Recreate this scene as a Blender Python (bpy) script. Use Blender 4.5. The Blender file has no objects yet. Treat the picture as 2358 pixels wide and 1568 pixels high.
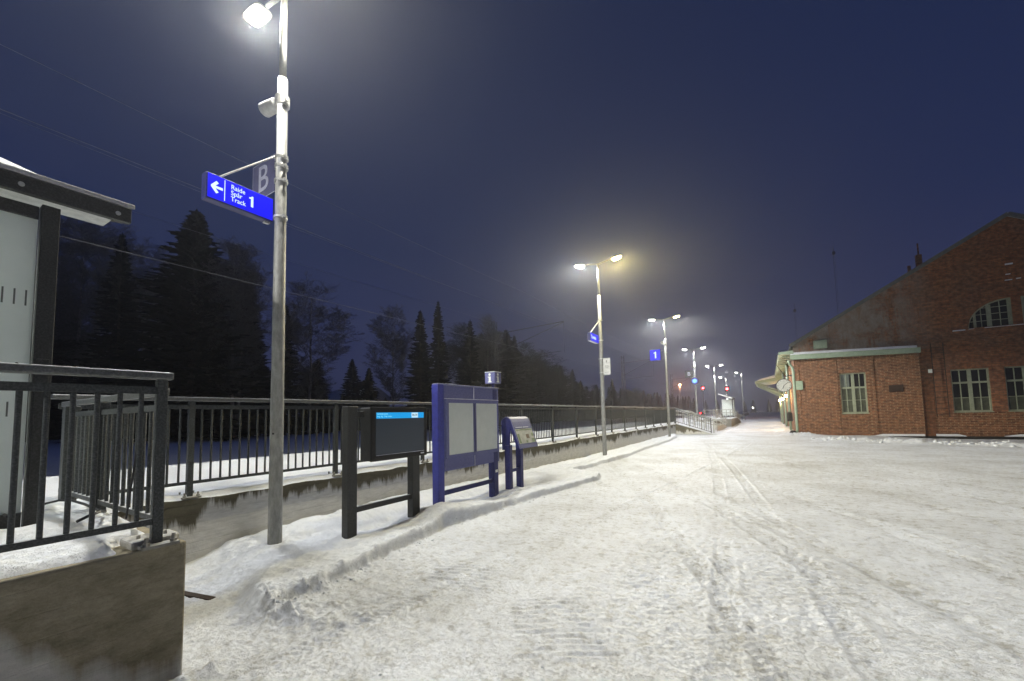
import bpy, math, random
import numpy as np
from mathutils import Vector, Matrix
S = bpy.context.scene
COL = S.collection
PI = math.pi

# ------------------------------------------------------------------ camera
YAW, PITCH, ROLL = math.radians(32.037), math.radians(4.0), math.radians(1.3)
FOC, EYE = 940 / 2358 * 36.0, 1.6
_F = Vector((-math.sin(YAW) * math.cos(PITCH), math.cos(YAW) * math.cos(PITCH), math.sin(PITCH)))
_R0 = Vector((math.cos(YAW), math.sin(YAW), 0))
_U0 = _R0.cross(_F)
_R = _R0 * math.cos(ROLL) - _U0 * math.sin(ROLL)
_U = _U0 * math.cos(ROLL) + _R0 * math.sin(ROLL)
cd = bpy.data.cameras.new('camera'); cam = bpy.data.objects.new('camera', cd); COL.objects.link(cam)
cam.matrix_world = Matrix(((_R.x, _U.x, -_F.x, 0), (_R.y, _U.y, -_F.y, 0), (_R.z, _U.z, -_F.z, EYE), (0, 0, 0, 1)))
cd.sensor_width = 36; cd.sensor_fit = 'HORIZONTAL'; cd.lens = FOC; cd.shift_y = 107 / 2358
cd.clip_start = 0.02; cd.clip_end = 2000
S.camera = cam

# ------------------------------------------------------------------ night sky
W = bpy.data.worlds.new('World'); S.world = W; W.use_nodes = True
nt = W.node_tree; nt.nodes.clear()
wo = nt.nodes.new('ShaderNodeOutputWorld'); bg = nt.nodes.new('ShaderNodeBackground')
tc = nt.nodes.new('ShaderNodeTexCoord'); sx = nt.nodes.new('ShaderNodeSeparateXYZ'); rp = nt.nodes.new('ShaderNodeValToRGB')
nt.links.new(tc.outputs['Generated'], sx.inputs[0]); nt.links.new(sx.outputs['Z'], rp.inputs[0])
rp.color_ramp.elements[0].position = 0.0; rp.color_ramp.elements[0].color = (0.034, 0.040, 0.104, 1)
rp.color_ramp.elements[1].position = 0.85; rp.color_ramp.elements[1].color = (0.0080, 0.0155, 0.053, 1)
e = rp.color_ramp.elements.new(0.35); e.color = (0.0150, 0.0240, 0.075, 1)
nt.links.new(rp.outputs[0], bg.inputs[0]); bg.inputs[1].default_value = 1.0
nt.links.new(bg.outputs[0], wo.inputs[0])
S.view_settings.view_transform = 'Standard'; S.view_settings.look = 'None'
S.view_settings.exposure = 0.0; S.view_settings.gamma = 1.0
S.cycles.use_denoising = True
S.cycles.max_bounces = 6; S.cycles.diffuse_bounces = 3; S.cycles.volume_bounces = 0
S.cycles.sample_clamp_indirect = 4.0; S.cycles.caustics_reflective = False; S.cycles.caustics_refractive = False
LP = 590.0            # power of one platform luminaire
HAZE = 0.0018

# ------------------------------------------------------------------ materials
def mat(name, col, rough=0.6, metal=0.0, col2=None, scale=8.0, bump=0.0, bscale=60.0, frost=0.0, spec=0.4, stretch=None):
    m = bpy.data.materials.new(name); m.use_nodes = True; n = m.node_tree; b = n.nodes['Principled BSDF']
    b.inputs['Roughness'].default_value = rough; b.inputs['Metallic'].default_value = metal
    b.inputs['Specular IOR Level'].default_value = spec
    t = n.nodes.new('ShaderNodeTexCoord'); vec = t.outputs['Object']
    if stretch:
        mp = n.nodes.new('ShaderNodeMapping'); mp.inputs['Scale'].default_value = stretch; n.links.new(vec, mp.inputs[0]); vec = mp.outputs[0]
    out = None
    if col2 is None: col2 = tuple(c * 0.72 for c in col)
    no = n.nodes.new('ShaderNodeTexNoise'); no.inputs['Scale'].default_value = scale; no.inputs['Detail'].default_value = 6; no.inputs['Roughness'].default_value = 0.65
    n.links.new(vec, no.inputs['Vector'])
    cr = n.nodes.new('ShaderNodeValToRGB'); cr.color_ramp.elements[0].position = 0.36; cr.color_ramp.elements[1].position = 0.66
    cr.color_ramp.elements[0].color = (*col2, 1); cr.color_ramp.elements[1].color = (*col, 1)
    n.links.new(no.outputs['Fac'], cr.inputs[0]); out = cr.outputs[0]
    if frost > 0:   # rime lying on the upward faces and thinly on the rest
        g = n.nodes.new('ShaderNodeNewGeometry'); s = n.nodes.new('ShaderNodeSeparateXYZ'); n.links.new(g.outputs['Normal'], s.inputs[0])
        mr = n.nodes.new('ShaderNodeMapRange'); mr.inputs['From Min'].default_value = 0.25; mr.inputs['From Max'].default_value = 0.8
        n.links.new(s.outputs['Z'], mr.inputs[0])
        n2 = n.nodes.new('ShaderNodeTexNoise'); n2.inputs['Scale'].default_value = 90; n2.inputs['Detail'].default_value = 4; n.links.new(vec, n2.inputs['Vector'])
        m2 = n.nodes.new('ShaderNodeMapRange'); m2.inputs['From Min'].default_value = 0.42; m2.inputs['From Max'].default_value = 0.7
        m2.inputs['To Min'].default_value = 0.0; m2.inputs['To Max'].default_value = 0.10 * frost; n.links.new(n2.outputs['Fac'], m2.inputs[0])
        mx = n.nodes.new('ShaderNodeMath'); mx.operation = 'MULTIPLY_ADD'; mx.inputs[1].default_value = 0.8 * min(1, frost); n.links.new(mr.outputs[0], mx.inputs[0]); n.links.new(m2.outputs[0], mx.inputs[2]); mx.use_clamp = True
        mc = n.nodes.new('ShaderNodeMix'); mc.data_type = 'RGBA'; n.links.new(mx.outputs[0], mc.inputs['Factor']); n.links.new(out, mc.inputs['A']); mc.inputs['B'].default_value = (0.72, 0.74, 0.78, 1)
        out = mc.outputs['Result']
    n.links.new(out, b.inputs['Base Color'])
    if bump > 0:
        nb = n.nodes.new('ShaderNodeTexNoise'); nb.inputs['Scale'].default_value = bscale; nb.inputs['Detail'].default_value = 5; n.links.new(vec, nb.inputs['Vector'])
        bp = n.nodes.new('ShaderNodeBump'); bp.inputs['Strength'].default_value = 1.0; bp.inputs['Distance'].default_value = bump
        n.links.new(nb.outputs['Fac'], bp.inputs['Height']); n.links.new(bp.outputs[0], b.inputs['Normal'])
    return m
def emat(name, col, strength, base=(0.02, 0.02, 0.02)):
    m = bpy.data.materials.new(name); m.use_nodes = True; b = m.node_tree.nodes['Principled BSDF']
    b.inputs['Base Color'].default_value = (*base, 1); b.inputs['Emission Color'].default_value = (*col, 1); b.inputs['Emission Strength'].default_value = strength
    b.inputs['Roughness'].default_value = 0.35
    return m

def snow_mat(name, clean=(0.82, 0.85, 0.895), dirty=(0.46, 0.455, 0.43), use_attr=True, bump=0.038):
    m = bpy.data.materials.new(name); m.use_nodes = True; n = m.node_tree; b = n.nodes['Principled BSDF']; L = n.links
    b.inputs['Roughness'].default_value = 0.62; b.inputs['Specular IOR Level'].default_value = 0.28
    t = n.nodes.new('ShaderNodeTexCoord'); v = t.outputs['Object']
    def noise(sc, det=6, ro=0.6):
        k = n.nodes.new('ShaderNodeTexNoise'); k.inputs['Scale'].default_value = sc; k.inputs['Detail'].default_value = det; k.inputs['Roughness'].default_value = ro; L.new(v, k.inputs['Vector']); return k.outputs['Fac']
    def mr(s, a, c, lo, hi):
        k = n.nodes.new('ShaderNodeMapRange'); L.new(s, k.inputs[0]); k.inputs[1].default_value = a; k.inputs[2].default_value = c; k.inputs[3].default_value = lo; k.inputs[4].default_value = hi; return k.outputs[0]
    def mul(a, c, op='MULTIPLY'):
        k = n.nodes.new('ShaderNodeMath'); k.operation = op; k.use_clamp = True; L.new(a, k.inputs[0])
        if isinstance(c, float): k.inputs[1].default_value = c
        else: L.new(c, k.inputs[1])
        return k.outputs[0]
    big = mr(noise(0.55, 8, 0.7), 0.40, 0.66, 0.0, 0.55)
    fine = mr(noise(9, 8, 0.75), 0.50, 0.70, 0.0, 0.9)
    tiny = mr(noise(55, 4, 0.7), 0.60, 0.74, 0.0, 0.7)
    d = mul(mul(big, fine, 'ADD'), tiny, 'ADD')
    if use_attr:
        at = n.nodes.new('ShaderNodeAttribute'); at.attribute_name = 'dirt'
        d = mul(d, at.outputs['Fac'])
    else: d = mul(d, 0.25)
    mc = n.nodes.new('ShaderNodeMix'); mc.data_type = 'RGBA'; L.new(d, mc.inputs['Factor']); mc.inputs['A'].default_value = (*clean, 1); mc.inputs['B'].default_value = (*dirty, 1)
    L.new(mc.outputs['Result'], b.inputs['Base Color'])
    h = mul(noise(34, 8, 0.75), noise(150, 3, 0.6), 'ADD')
    bp = n.nodes.new('ShaderNodeBump'); bp.inputs['Distance'].default_value = bump; bp.inputs['Strength'].default_value = 0.8; L.new(h, bp.inputs['Height']); L.new(bp.outputs[0], b.inputs['Normal'])
    return m

def concrete_mat(name, ztop, zclean, dark=(0.095, 0.084, 0.055), mid=(0.17, 0.152, 0.105), light=(0.66, 0.65, 0.62), board=0.11, blen=0.8, tilt=0.0, damp=0.62, soft=0.045, axis='Y'):
    """board-marked concrete, damp and mossy under the coping with drips, frosted pale lower down"""
    m = bpy.data.materials.new(name); m.use_nodes = True; n = m.node_tree; b = n.nodes['Principled BSDF']; L = n.links
    b.inputs['Roughness'].default_value = 0.8; b.inputs['Specular IOR Level'].default_value = 0.25
    t = n.nodes.new('ShaderNodeTexCoord'); v = t.outputs['Object']; s = n.nodes.new('ShaderNodeSeparateXYZ'); L.new(v, s.inputs[0])
    def noise(sc, st=(1, 1, 1), det=6, ro=0.65):
        mp = n.nodes.new('ShaderNodeMapping'); mp.inputs['Scale'].default_value = st; L.new(v, mp.inputs[0])
        k = n.nodes.new('ShaderNodeTexNoise'); k.inputs['Scale'].default_value = sc; k.inputs['Detail'].default_value = det; k.inputs['Roughness'].default_value = ro; L.new(mp.outputs[0], k.inputs['Vector']); return k.outputs['Fac']
    def M(op, a, c, cl=False):
        k = n.nodes.new('ShaderNodeMath'); k.operation = op; k.use_clamp = cl
        for i, q in enumerate((a, c)):
            if isinstance(q, (int, float)): k.inputs[i].default_value = q
            else: L.new(q, k.inputs[i])
        return k.outputs[0]
    def mr(sv, a, c, lo=0.0, hi=1.0):
        k = n.nodes.new('ShaderNodeMapRange'); L.new(sv, k.inputs[0]); k.inputs[1].default_value = a; k.inputs[2].default_value = c; k.inputs[3].default_value = lo; k.inputs[4].default_value = hi; return k.outputs[0]
    # boundary height varies with drips (stretched along z) and broad patches
    drip = noise(7, (1, 1, 0.10), 5, 0.7); broad = noise(0.9, (1, 1, 0.25), 4)
    edge = M('ADD', M('MULTIPLY', M('SUBTRACT', drip, 0.5), damp), M('MULTIPLY', M('SUBTRACT', broad, 0.5), 1.0))
    f = mr(M('ADD', M('ADD', s.outputs['Z'], edge), M('MULTIPLY', s.outputs['Y'], tilt)), zclean - soft, zclean + soft)
    a = n.nodes.new('ShaderNodeMix'); a.data_type = 'RGBA'; L.new(mr(noise(3.0, (0.8, 0.8, 1.9), 9, 0.8), 0.34, 0.66), a.inputs['Factor']); a.inputs['A'].default_value = (*dark, 1); a.inputs['B'].default_value = (*mid, 1)
    c2 = n.nodes.new('ShaderNodeMix'); c2.data_type = 'RGBA'; L.new(mr(noise(14, (0.4, 0.4, 2)), 0.35, 0.7), c2.inputs['Factor']); c2.inputs['A'].default_value = (*light, 1); c2.inputs['B'].default_value = tuple(x * 0.74 for x in light) + (1,)
    mx = n.nodes.new('ShaderNodeMix'); mx.data_type = 'RGBA'; L.new(f, mx.inputs['Factor']); L.new(c2.outputs['Result'], mx.inputs['A']); L.new(a.outputs['Result'], mx.inputs['B'])
    L.new(mx.outputs['Result'], b.inputs['Base Color'])
    w = n.nodes.new('ShaderNodeMath'); w.operation = 'PINGPONG'; L.new(s.outputs['Z'], w.inputs[0]); w.inputs[1].default_value = board / 2
    hh = M('ADD', M('MULTIPLY', noise(11, (1, 1, 1), 3), 1.5), M('ADD', M('MULTIPLY', mr(w.outputs[0], 0.0, 0.005), blen), M('MULTIPLY', noise(60), 0.8)))
    bp = n.nodes.new('ShaderNodeBump'); bp.inputs['Distance'].default_value = 0.006; L.new(hh, bp.inputs['Height']); L.new(bp.outputs[0], b.inputs['Normal'])
    return m

def brick_mat(name, c1, c2, mortar, scale=1.0, grime=0.5, worn=(0.17, 0.13, 0.11), patch=False):
    m = bpy.data.materials.new(name); m.use_nodes = True; n = m.node_tree; b = n.nodes['Principled BSDF']; L = n.links
    b.inputs['Roughness'].default_value = 0.85; b.inputs['Specular IOR Level'].default_value = 0.2
    t = n.nodes.new('ShaderNodeTexCoord'); s = n.nodes.new('ShaderNodeSeparateXYZ'); L.new(t.outputs['Object'], s.inputs[0])
    ad = n.nodes.new('ShaderNodeMath'); L.new(s.outputs[0], ad.inputs[0]); L.new(s.outputs[1], ad.inputs[1])
    cb = n.nodes.new('ShaderNodeCombineXYZ'); L.new(ad.outputs[0], cb.inputs[0]); L.new(s.outputs[2], cb.inputs[1])
    br = n.nodes.new('ShaderNodeTexBrick'); L.new(cb.outputs[0], br.inputs['Vector'])
    br.inputs['Scale'].default_value = 1.0; br.inputs['Brick Width'].default_value = 0.29 * scale; br.inputs['Row Height'].default_value = 0.088 * scale
    br.inputs['Mortar Size'].default_value = 0.013; br.inputs['Mortar Smooth'].default_value = 0.3; br.inputs['Bias'].default_value = 0.0
    br.inputs['Color1'].default_value = (*c1, 1); br.inputs['Color2'].default_value = (*c2, 1); br.inputs['Mortar'].default_value = (*mortar, 1)
    no = n.nodes.new('ShaderNodeTexNoise'); no.inputs['Scale'].default_value = 0.7; no.inputs['Detail'].default_value = 9; no.inputs['Roughness'].default_value = 0.7; L.new(t.outputs['Object'], no.inputs['Vector'])
    mr = n.nodes.new('ShaderNodeMapRange'); mr.inputs[1].default_value = 0.42; mr.inputs[2].default_value = 0.68; mr.inputs[4].default_value = grime; L.new(no.outputs['Fac'], mr.inputs[0])
    mx = n.nodes.new('ShaderNodeMix'); mx.data_type = 'RGBA'; L.new(mr.outputs[0], mx.inputs['Factor']); L.new(br.outputs['Color'], mx.inputs['A']); mx.inputs['B'].default_value = (*worn, 1)
    n2 = n.nodes.new('ShaderNodeTexNoise'); n2.inputs['Scale'].default_value = 6; n2.inputs['Detail'].default_value = 8; L.new(cb.outputs[0], n2.inputs['Vector'])
    m2 = n.nodes.new('ShaderNodeMapRange'); m2.inputs[1].default_value = 0.3; m2.inputs[2].default_value = 0.7; m2.inputs[3].default_value = 0.55; m2.inputs[4].default_value = 1.35; L.new(n2.outputs['Fac'], m2.inputs[0])
    hs = n.nodes.new('ShaderNodeHueSaturation'); L.new(mx.outputs['Result'], hs.inputs['Color']); L.new(m2.outputs[0], hs.inputs['Value'])
    fin = hs.outputs[0]
    if patch:      # remains of lime render on the left slope of the gable, with dark run-off streaks
        def mrr(sv, a, c, lo=0.0, hi=1.0):
            k = n.nodes.new('ShaderNodeMapRange'); L.new(sv, k.inputs[0]); k.inputs[1].default_value = a; k.inputs[2].default_value = c; k.inputs[3].default_value = lo; k.inputs[4].default_value = hi; return k.outputs[0]
        def mt(op, p, q):
            k = n.nodes.new('ShaderNodeMath'); k.operation = op; k.use_clamp = True; L.new(p, k.inputs[0])
            if isinstance(q, float): k.inputs[1].default_value = q
            else: L.new(q, k.inputs[1])
            return k.outputs[0]
        def nz(sc, st):
            mp = n.nodes.new('ShaderNodeMapping'); mp.inputs['Scale'].default_value = st; L.new(t.outputs['Object'], mp.inputs[0]); k = n.nodes.new('ShaderNodeTexNoise'); k.inputs['Scale'].default_value = sc; k.inputs['Detail'].default_value = 8; k.inputs['Roughness'].default_value = 0.75; L.new(mp.outputs[0], k.inputs['Vector']); return k.outputs['Fac']
        inx = mrr(s.outputs['X'], 6.6, 4.6); inz = mrr(s.outputs['Z'], 4.7, 4.8)
        f = mt('MULTIPLY', mt('MULTIPLY', inx, inz), mrr(nz(0.8, (1, 1, 1)), 0.36, 0.50))
        f = mt('MULTIPLY', f, mrr(nz(1.1, (1.6, 1, 0.22)), 0.62, 0.54))
        pm = n.nodes.new('ShaderNodeMix'); pm.data_type = 'RGBA'; L.new(mrr(nz(2.4, (1, 1, 0.6)), 0.35, 0.65), pm.inputs['Factor']); pm.inputs['A'].default_value = (0.22, 0.155, 0.12, 1); pm.inputs['B'].default_value = (0.36, 0.32, 0.28, 1)
        fm = n.nodes.new('ShaderNodeMix'); fm.data_type = 'RGBA'; L.new(f, fm.inputs['Factor']); L.new(fin, fm.inputs['A']); L.new(pm.outputs['Result'], fm.inputs['B']); fin = fm.outputs['Result']
    L.new(fin, b.inputs['Base Color'])
    bp = n.nodes.new('ShaderNodeBump'); bp.inputs['Distance'].default_value = -0.012; L.new(br.outputs['Fac'], bp.inputs['Height']); L.new(bp.outputs[0], b.inputs['Normal'])
    return m

M = {}
M['snow'] = snow_mat('packed_snow')
M['snow_clean'] = snow_mat('fresh_snow', use_attr=False)
M['wall'] = concrete_mat('retaining_wall_concrete', 0.78, 0.53)
M['wall_near'] = concrete_mat('damp_board_concrete', 0.85, 0.12, dark=(0.13, 0.110, 0.068), mid=(0.34, 0.305, 0.225), light=(0.52, 0.51, 0.48), board=0.13, blen=0.28, tilt=0.67, damp=0.26, soft=0.06)
M['wall_ramp'] = concrete_mat('ramp_concrete', 0.78, 0.22)
M['conc'] = mat('concrete_cap', (0.30, 0.29, 0.26), 0.85, col2=(0.17, 0.16, 0.13), scale=20, bump=0.003, frost=0.3)
M['rail'] = mat('dark_railing_paint', (0.045, 0.050, 0.049), 0.5, 0.15, scale=30, frost=0.7)
M['handrail'] = mat('handrail_metal', (0.13, 0.135, 0.13), 0.42, 0.4, scale=25, frost=1.0)
M['galv'] = mat('galvanised_steel', (0.34, 0.34, 0.325), 0.55, 0.15, col2=(0.22, 0.22, 0.21), scale=26, bump=0.001, stretch=(1, 1, 0.35))
M['galv_bright'] = mat('bright_steel_clamp', (0.62, 0.62, 0.60), 0.4, 0.3, scale=40)
M['white'] = mat('white_enamel', (0.72, 0.72, 0.69), 0.45, scale=12)
M['black'] = mat('black_plastic', (0.012, 0.011, 0.011), 0.35, scale=20)
M['charcoal'] = mat('charcoal_powder_coat', (0.042, 0.043, 0.040), 0.55, 0.1, scale=14, col2=(0.036, 0.036, 0.034), frost=0.45)
M['blue'] = mat('frosted_lamplit_blue_paint', (0.040, 0.048, 0.36), 0.5, 0.0, col2=(0.028, 0.034, 0.24), scale=10, frost=0.7)  # brighter copy of the navy, lamplight on one leg put into the colour
M['navy'] = mat('navy_paint', (0.014, 0.018, 0.15), 0.5, scale=12, frost=0.5)
M['bluegrey'] = mat('rimed_blue_panel', (0.145, 0.155, 0.34), 0.6, col2=(0.095, 0.10, 0.25), scale=50, frost=0.6)
M['poster'] = mat('frosted_poster_glass', (0.76, 0.80, 0.74), 0.35, col2=(0.71, 0.75, 0.69), scale=6, spec=0.5)
M['glass_shelter'] = mat('frosted_shelter_glass', (0.80, 0.83, 0.80), 0.45, col2=(0.75, 0.78, 0.75), scale=14)
_g = M['glass_shelter'].node_tree; _b = _g.nodes['Principled BSDF']; _o = _g.nodes['Material Output']; _t = _g.nodes.new('ShaderNodeBsdfTranslucent'); _t.inputs[0].default_value = (0.88, 0.91, 0.88, 1); _m = _g.nodes.new('ShaderNodeMixShader'); _m.inputs[0].default_value = 0.45
_g.links.new(_b.outputs[0], _m.inputs[1]); _g.links.new(_t.outputs[0], _m.inputs[2]); _g.links.new(_m.outputs[0], _o.inputs[0])
M['addedlens'] = emat('added_shelter_lamp_lens', (0.93, 1.0, 0.96), 6)  # lens of the lamp added inside each shelter
M['dash'] = mat('grey_film', (0.17, 0.18, 0.165), 0.6)
M['screen'] = emat('dark_screen', (0.020, 0.026, 0.034), 0.75, base=(0.010, 0.012, 0.015))
M['screenblue'] = emat('lit_cyan_strip', (0.0, 0.33, 0.78), 1.0)
M['screentext'] = emat('lit_cyan_text', (0.30, 0.85, 0.95), 1.0)
M['screenwhite'] = emat('lit_white_box', (0.55, 0.80, 0.95), 1.0)
M['signblue'] = emat('backlit_blue', (0.0, 0.0, 1.0), 1.0, base=(0.0, 0.0, 0.02))
M['signwhite'] = emat('backlit_white', (0.75, 0.95, 1.0), 1.1)
M['signhaze'] = mat('grey_blue_underside', (0.10, 0.10, 0.20), 0.6)
M['letter'] = mat('pale_lettering', (0.74, 0.75, 0.88), 0.5)
M['ink'] = mat('dark_ink', (0.02, 0.03, 0.08), 0.6)
M['lens'] = emat('lamp_lens_white', (1.0, 0.98, 0.86), 60)
M['lensw'] = emat('lamp_lens_warm', (1.0, 0.82, 0.30), 60)
M['brick'] = brick_mat('red_brick', (0.27, 0.095, 0.042), (0.13, 0.044, 0.024), (0.36, 0.25, 0.15), grime=0.5, worn=(0.21, 0.11, 0.06))
M['brick_up'] = brick_mat('weathered_gable_brick', (0.40, 0.150, 0.064), (0.24, 0.082, 0.040), (0.19, 0.115, 0.068), grime=0.7, worn=(0.19, 0.115, 0.082), patch=True)
M['render'] = mat('peeling_lime_render', (0.20, 0.175, 0.15), 0.9, col2=(0.10, 0.062, 0.042), scale=1.1, bump=0.01, bscale=12)
M['green'] = mat('pale_green_paint', (0.34, 0.43, 0.31), 0.55, col2=(0.27, 0.35, 0.25), scale=5, frost=0.15)
M['greenwin'] = mat('olive_window_paint', (0.36, 0.39, 0.28), 0.6, col2=(0.27, 0.30, 0.21), scale=6)
M['pane'] = mat('dark_window_glass', (0.012, 0.012, 0.010), 0.12, spec=0.6)
M['pane_blind'] = mat('blind_behind_glass', (0.11, 0.12, 0.08), 0.35, col2=(0.05, 0.055, 0.04), scale=4)
M['pane_pale'] = mat('papered_glass', (0.20, 0.23, 0.21), 0.4, scale=3)
M['plinth'] = mat('dark_plinth', (0.02, 0.018, 0.016), 0.9)
M['iron'] = mat('rusty_iron', (0.045, 0.022, 0.014), 0.8, scale=10)
M['dial'] = mat('clock_dial', (0.55, 0.56, 0.52), 0.4, scale=5)
M['rubber'] = mat('cable_black', (0.015, 0.015, 0.02), 0.5)
M['spruce'] = mat('spruce_needles', (0.015, 0.018, 0.013), 0.9, col2=(0.007, 0.009, 0.007), scale=3, spec=0.1)
M['bark'] = mat('spruce_bark', (0.05, 0.04, 0.032), 0.9, scale=5)
M['birch'] = mat('frosted_twigs', (0.17, 0.16, 0.17), 0.9, col2=(0.08, 0.07, 0.075), scale=3, spec=0.1)
M['birchbark'] = mat('birch_bark', (0.34, 0.32, 0.30), 0.9, col2=(0.10, 0.09, 0.085), scale=4)
M['wood_far'] = mat('far_woods', (0.030, 0.031, 0.030), 0.95, col2=(0.014, 0.015, 0.014), scale=1.5, spec=0.1)
M['wire'] = mat('overhead_wire', (0.26, 0.26, 0.28), 0.5, 0.3)
M['mast'] = mat('lattice_steel', (0.15, 0.15, 0.16), 0.6, 0.2)
M['redlens'] = emat('red_signal_lens', (1.0, 0.03, 0.04), 40)
M['bluelens'] = emat('blue_roundel', (0.10, 0.28, 1.0), 3)
M['sodium'] = emat('sodium_lens', (1.0, 0.35, 0.10), 120)
M['warmlens'] = emat('warm_wall_lamp_glass', (1.0, 0.72, 0.32), 45)
M['ramptube'] = mat('galvanised_tube', (0.48, 0.47, 0.41), 0.5, 0.1, scale=20, frost=0.7)
M['map'] = mat('map_paper', (0.62, 0.63, 0.55), 0.6, scale=10)
M['mapgreen'] = mat('map_green', (0.34, 0.42, 0.26), 0.6)
M['mapbrown'] = mat('map_brown', (0.28, 0.22, 0.15), 0.6)
M['lead'] = mat('old_wood', (0.06, 0.045, 0.035), 0.9, scale=30)

# ------------------------------------------------------------------ mesh collector
class MB:
    def __init__(s): s.v = []; s.f = []
    def add(s, vs, fs):
        o = len(s.v); s.v += [tuple(p) for p in vs]; s.f += [tuple(i + o for i in f) for f in fs]; return s
    def box(s, x0, x1, y0, y1, z0, z1):
        return s.add([(x0, y0, z0), (x1, y0, z0), (x1, y1, z0), (x0, y1, z0), (x0, y0, z1), (x1, y0, z1), (x1, y1, z1), (x0, y1, z1)],
                     [(0, 3, 2, 1), (4, 5, 6, 7), (0, 1, 5, 4), (1, 2, 6, 5), (2, 3, 7, 6), (3, 0, 4, 7)])
    def tube(s, p, q, r, r2=None, n=8, caps=True):
        p, q = Vector(p), Vector(q); d = q - p
        if d.length < 1e-6: return s
        r2 = r if r2 is None else r2; d.normalize(); a = d.orthogonal().normalized(); b = d.cross(a); vs = []
        for c, rr in ((p, r), (q, r2)):
            for i in range(n):
                t = 2 * PI * i / n; vs.append(c + (a * math.cos(t) + b * math.sin(t)) * rr)
        fs = [(i, (i + 1) % n, n + (i + 1) % n, n + i) for i in range(n)]
        if caps: fs += [tuple(range(n))[::-1], tuple(range(n, 2 * n))]
        return s.add(vs, fs)
    def path(s, pts, r, n=8):
        pts = [Vector(p) for p in pts]; m = len(pts); vs = []; prev = None
        for i, p in enumerate(pts):
            d = (pts[min(i + 1, m - 1)] - pts[max(i - 1, 0)]).normalized()
            if prev is None: a = d.orthogonal().normalized()
            else: a = (prev - d * prev.dot(d)); a = a.normalized() if a.length > 1e-5 else d.orthogonal().normalized()
            prev = a; b = d.cross(a)
            rr = r[i] if isinstance(r, (list, tuple)) else r
            for k in range(n):
                t = 2 * PI * k / n; vs.append(p + (a * math.cos(t) + b * math.sin(t)) * rr)
        fs = [(i * n + k, i * n + (k + 1) % n, (i + 1) * n + (k + 1) % n, (i + 1) * n + k) for i in range(m - 1) for k in range(n)]
        fs += [tuple(range(n))[::-1], tuple(range((m - 1) * n, m * n))]
        return s.add(vs, fs)
    def bar(s, p, q, w, h):      # rectangular bar, w horizontal, h vertical
        p, q = Vector(p), Vector(q); d = (q - p).normalized(); up = Vector((0, 0, 1))
        sd = d.cross(up); sd = sd.normalized() if sd.length > 1e-4 else Vector((1, 0, 0)); u = sd.cross(d).normalized()
        vs = [c + sd * a * w / 2 + u * b * h / 2 for c in (p, q) for a, b in ((-1, -1), (1, -1), (1, 1), (-1, 1))]
        return s.add(vs, [(0, 1, 2, 3), (7, 6, 5, 4), (0, 4, 5, 1), (1, 5, 6, 2), (2, 6, 7, 3), (3, 7, 4, 0)])
    def prism(s, pts, d):        # pts: planar 3-D outline, d: extrusion vector
        n = len(pts); d = Vector(d); a = [Vector(p) for p in pts]; nn = Vector((0, 0, 0))
        for i in range(n): nn += a[i].cross(a[(i + 1) % n])
        if nn.dot(d) > 0: a = a[::-1]
        return s.add(a + [p + d for p in a], [tuple(range(n)), tuple(range(2 * n - 1, n - 1, -1))] + [(i, n + i, n + (i + 1) % n, (i + 1) % n) for i in range(n)])
    def build(s, name, m, parent=None, bevel=0.0, smooth=False, off=None):
        me = bpy.data.meshes.new(name); me.from_pydata(s.v, [], s.f)
        if off is not None: me.transform(Matrix.Translation(-Vector(off)))
        me.materials.append(m); me.update()
        if smooth:
            me.polygons.foreach_set('use_smooth', [True] * len(me.polygons))
        o = bpy.data.objects.new(name, me); COL.objects.link(o)
        if smooth:
            try:
                me.shade_auto_smooth  # noqa
            except Exception: pass
            for i, p in enumerate(me.polygons):
                if len(p.vertices) > 5: p.use_smooth = False
        if parent is not None: o.parent = parent
        if bevel:
            bm = o.modifiers.new('bevel', 'BEVEL'); bm.width = bevel; bm.segments = 2; bm.limit_method = 'ANGLE'
        return o
def box(name, m, parent, x0, x1, y0, y1, z0, z1, bevel=0.0): return MB().box(x0, x1, y0, y1, z0, z1).build(name, m, parent, bevel)
def tag(o, label, cat, group=None):
    o['label'] = label; o['category'] = cat
    if group: o['group'] = group
    return o
def thing(name, label, cat, loc=(0, 0, 0), group=None, rz=0.0):
    o = bpy.data.objects.new(name, None); COL.objects.link(o); o.location = loc; o.rotation_euler = (0, 0, rz); o.empty_display_size = 0.3
    return tag(o, label, cat, group)
def struct(o, kind='structure'): o['kind'] = kind; return o
def kids(o): return [c for c in bpy.data.objects if c.parent == o]
def copy_tree(o, parent=None):
    c = o.copy(); COL.objects.link(c); c.parent = parent
    for ch in kids(o): copy_tree(ch, c)
    return c
def text(name, body, size, origin, right, up, m, parent, fat=0.0, align='LEFT', depth=0.0015, sx=1.0):
    cu = bpy.data.curves.new(name, 'FONT'); cu.body = body; cu.size = size; cu.offset = fat; cu.extrude = depth; cu.align_x = align; cu.align_y = 'CENTER'; cu.resolution_u = 4
    t = bpy.data.objects.new(name + '_tmp', cu); COL.objects.link(t)
    dg = bpy.context.evaluated_depsgraph_get(); me = bpy.data.meshes.new_from_object(t.evaluated_get(dg)); bpy.data.objects.remove(t)
    r = Vector(right).normalized(); u = Vector(up).normalized(); n = r.cross(u); o = Vector(origin)
    me.transform(Matrix(((r.x * sx, u.x, n.x, o.x), (r.y * sx, u.y, n.y, o.y), (r.z * sx, u.z, n.z, o.z), (0, 0, 0, 1))))
    me.materials.clear(); me.materials.append(m); me.name = name
    ob = bpy.data.objects.new(name, me); COL.objects.link(ob); ob.parent = parent
    return ob
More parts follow.
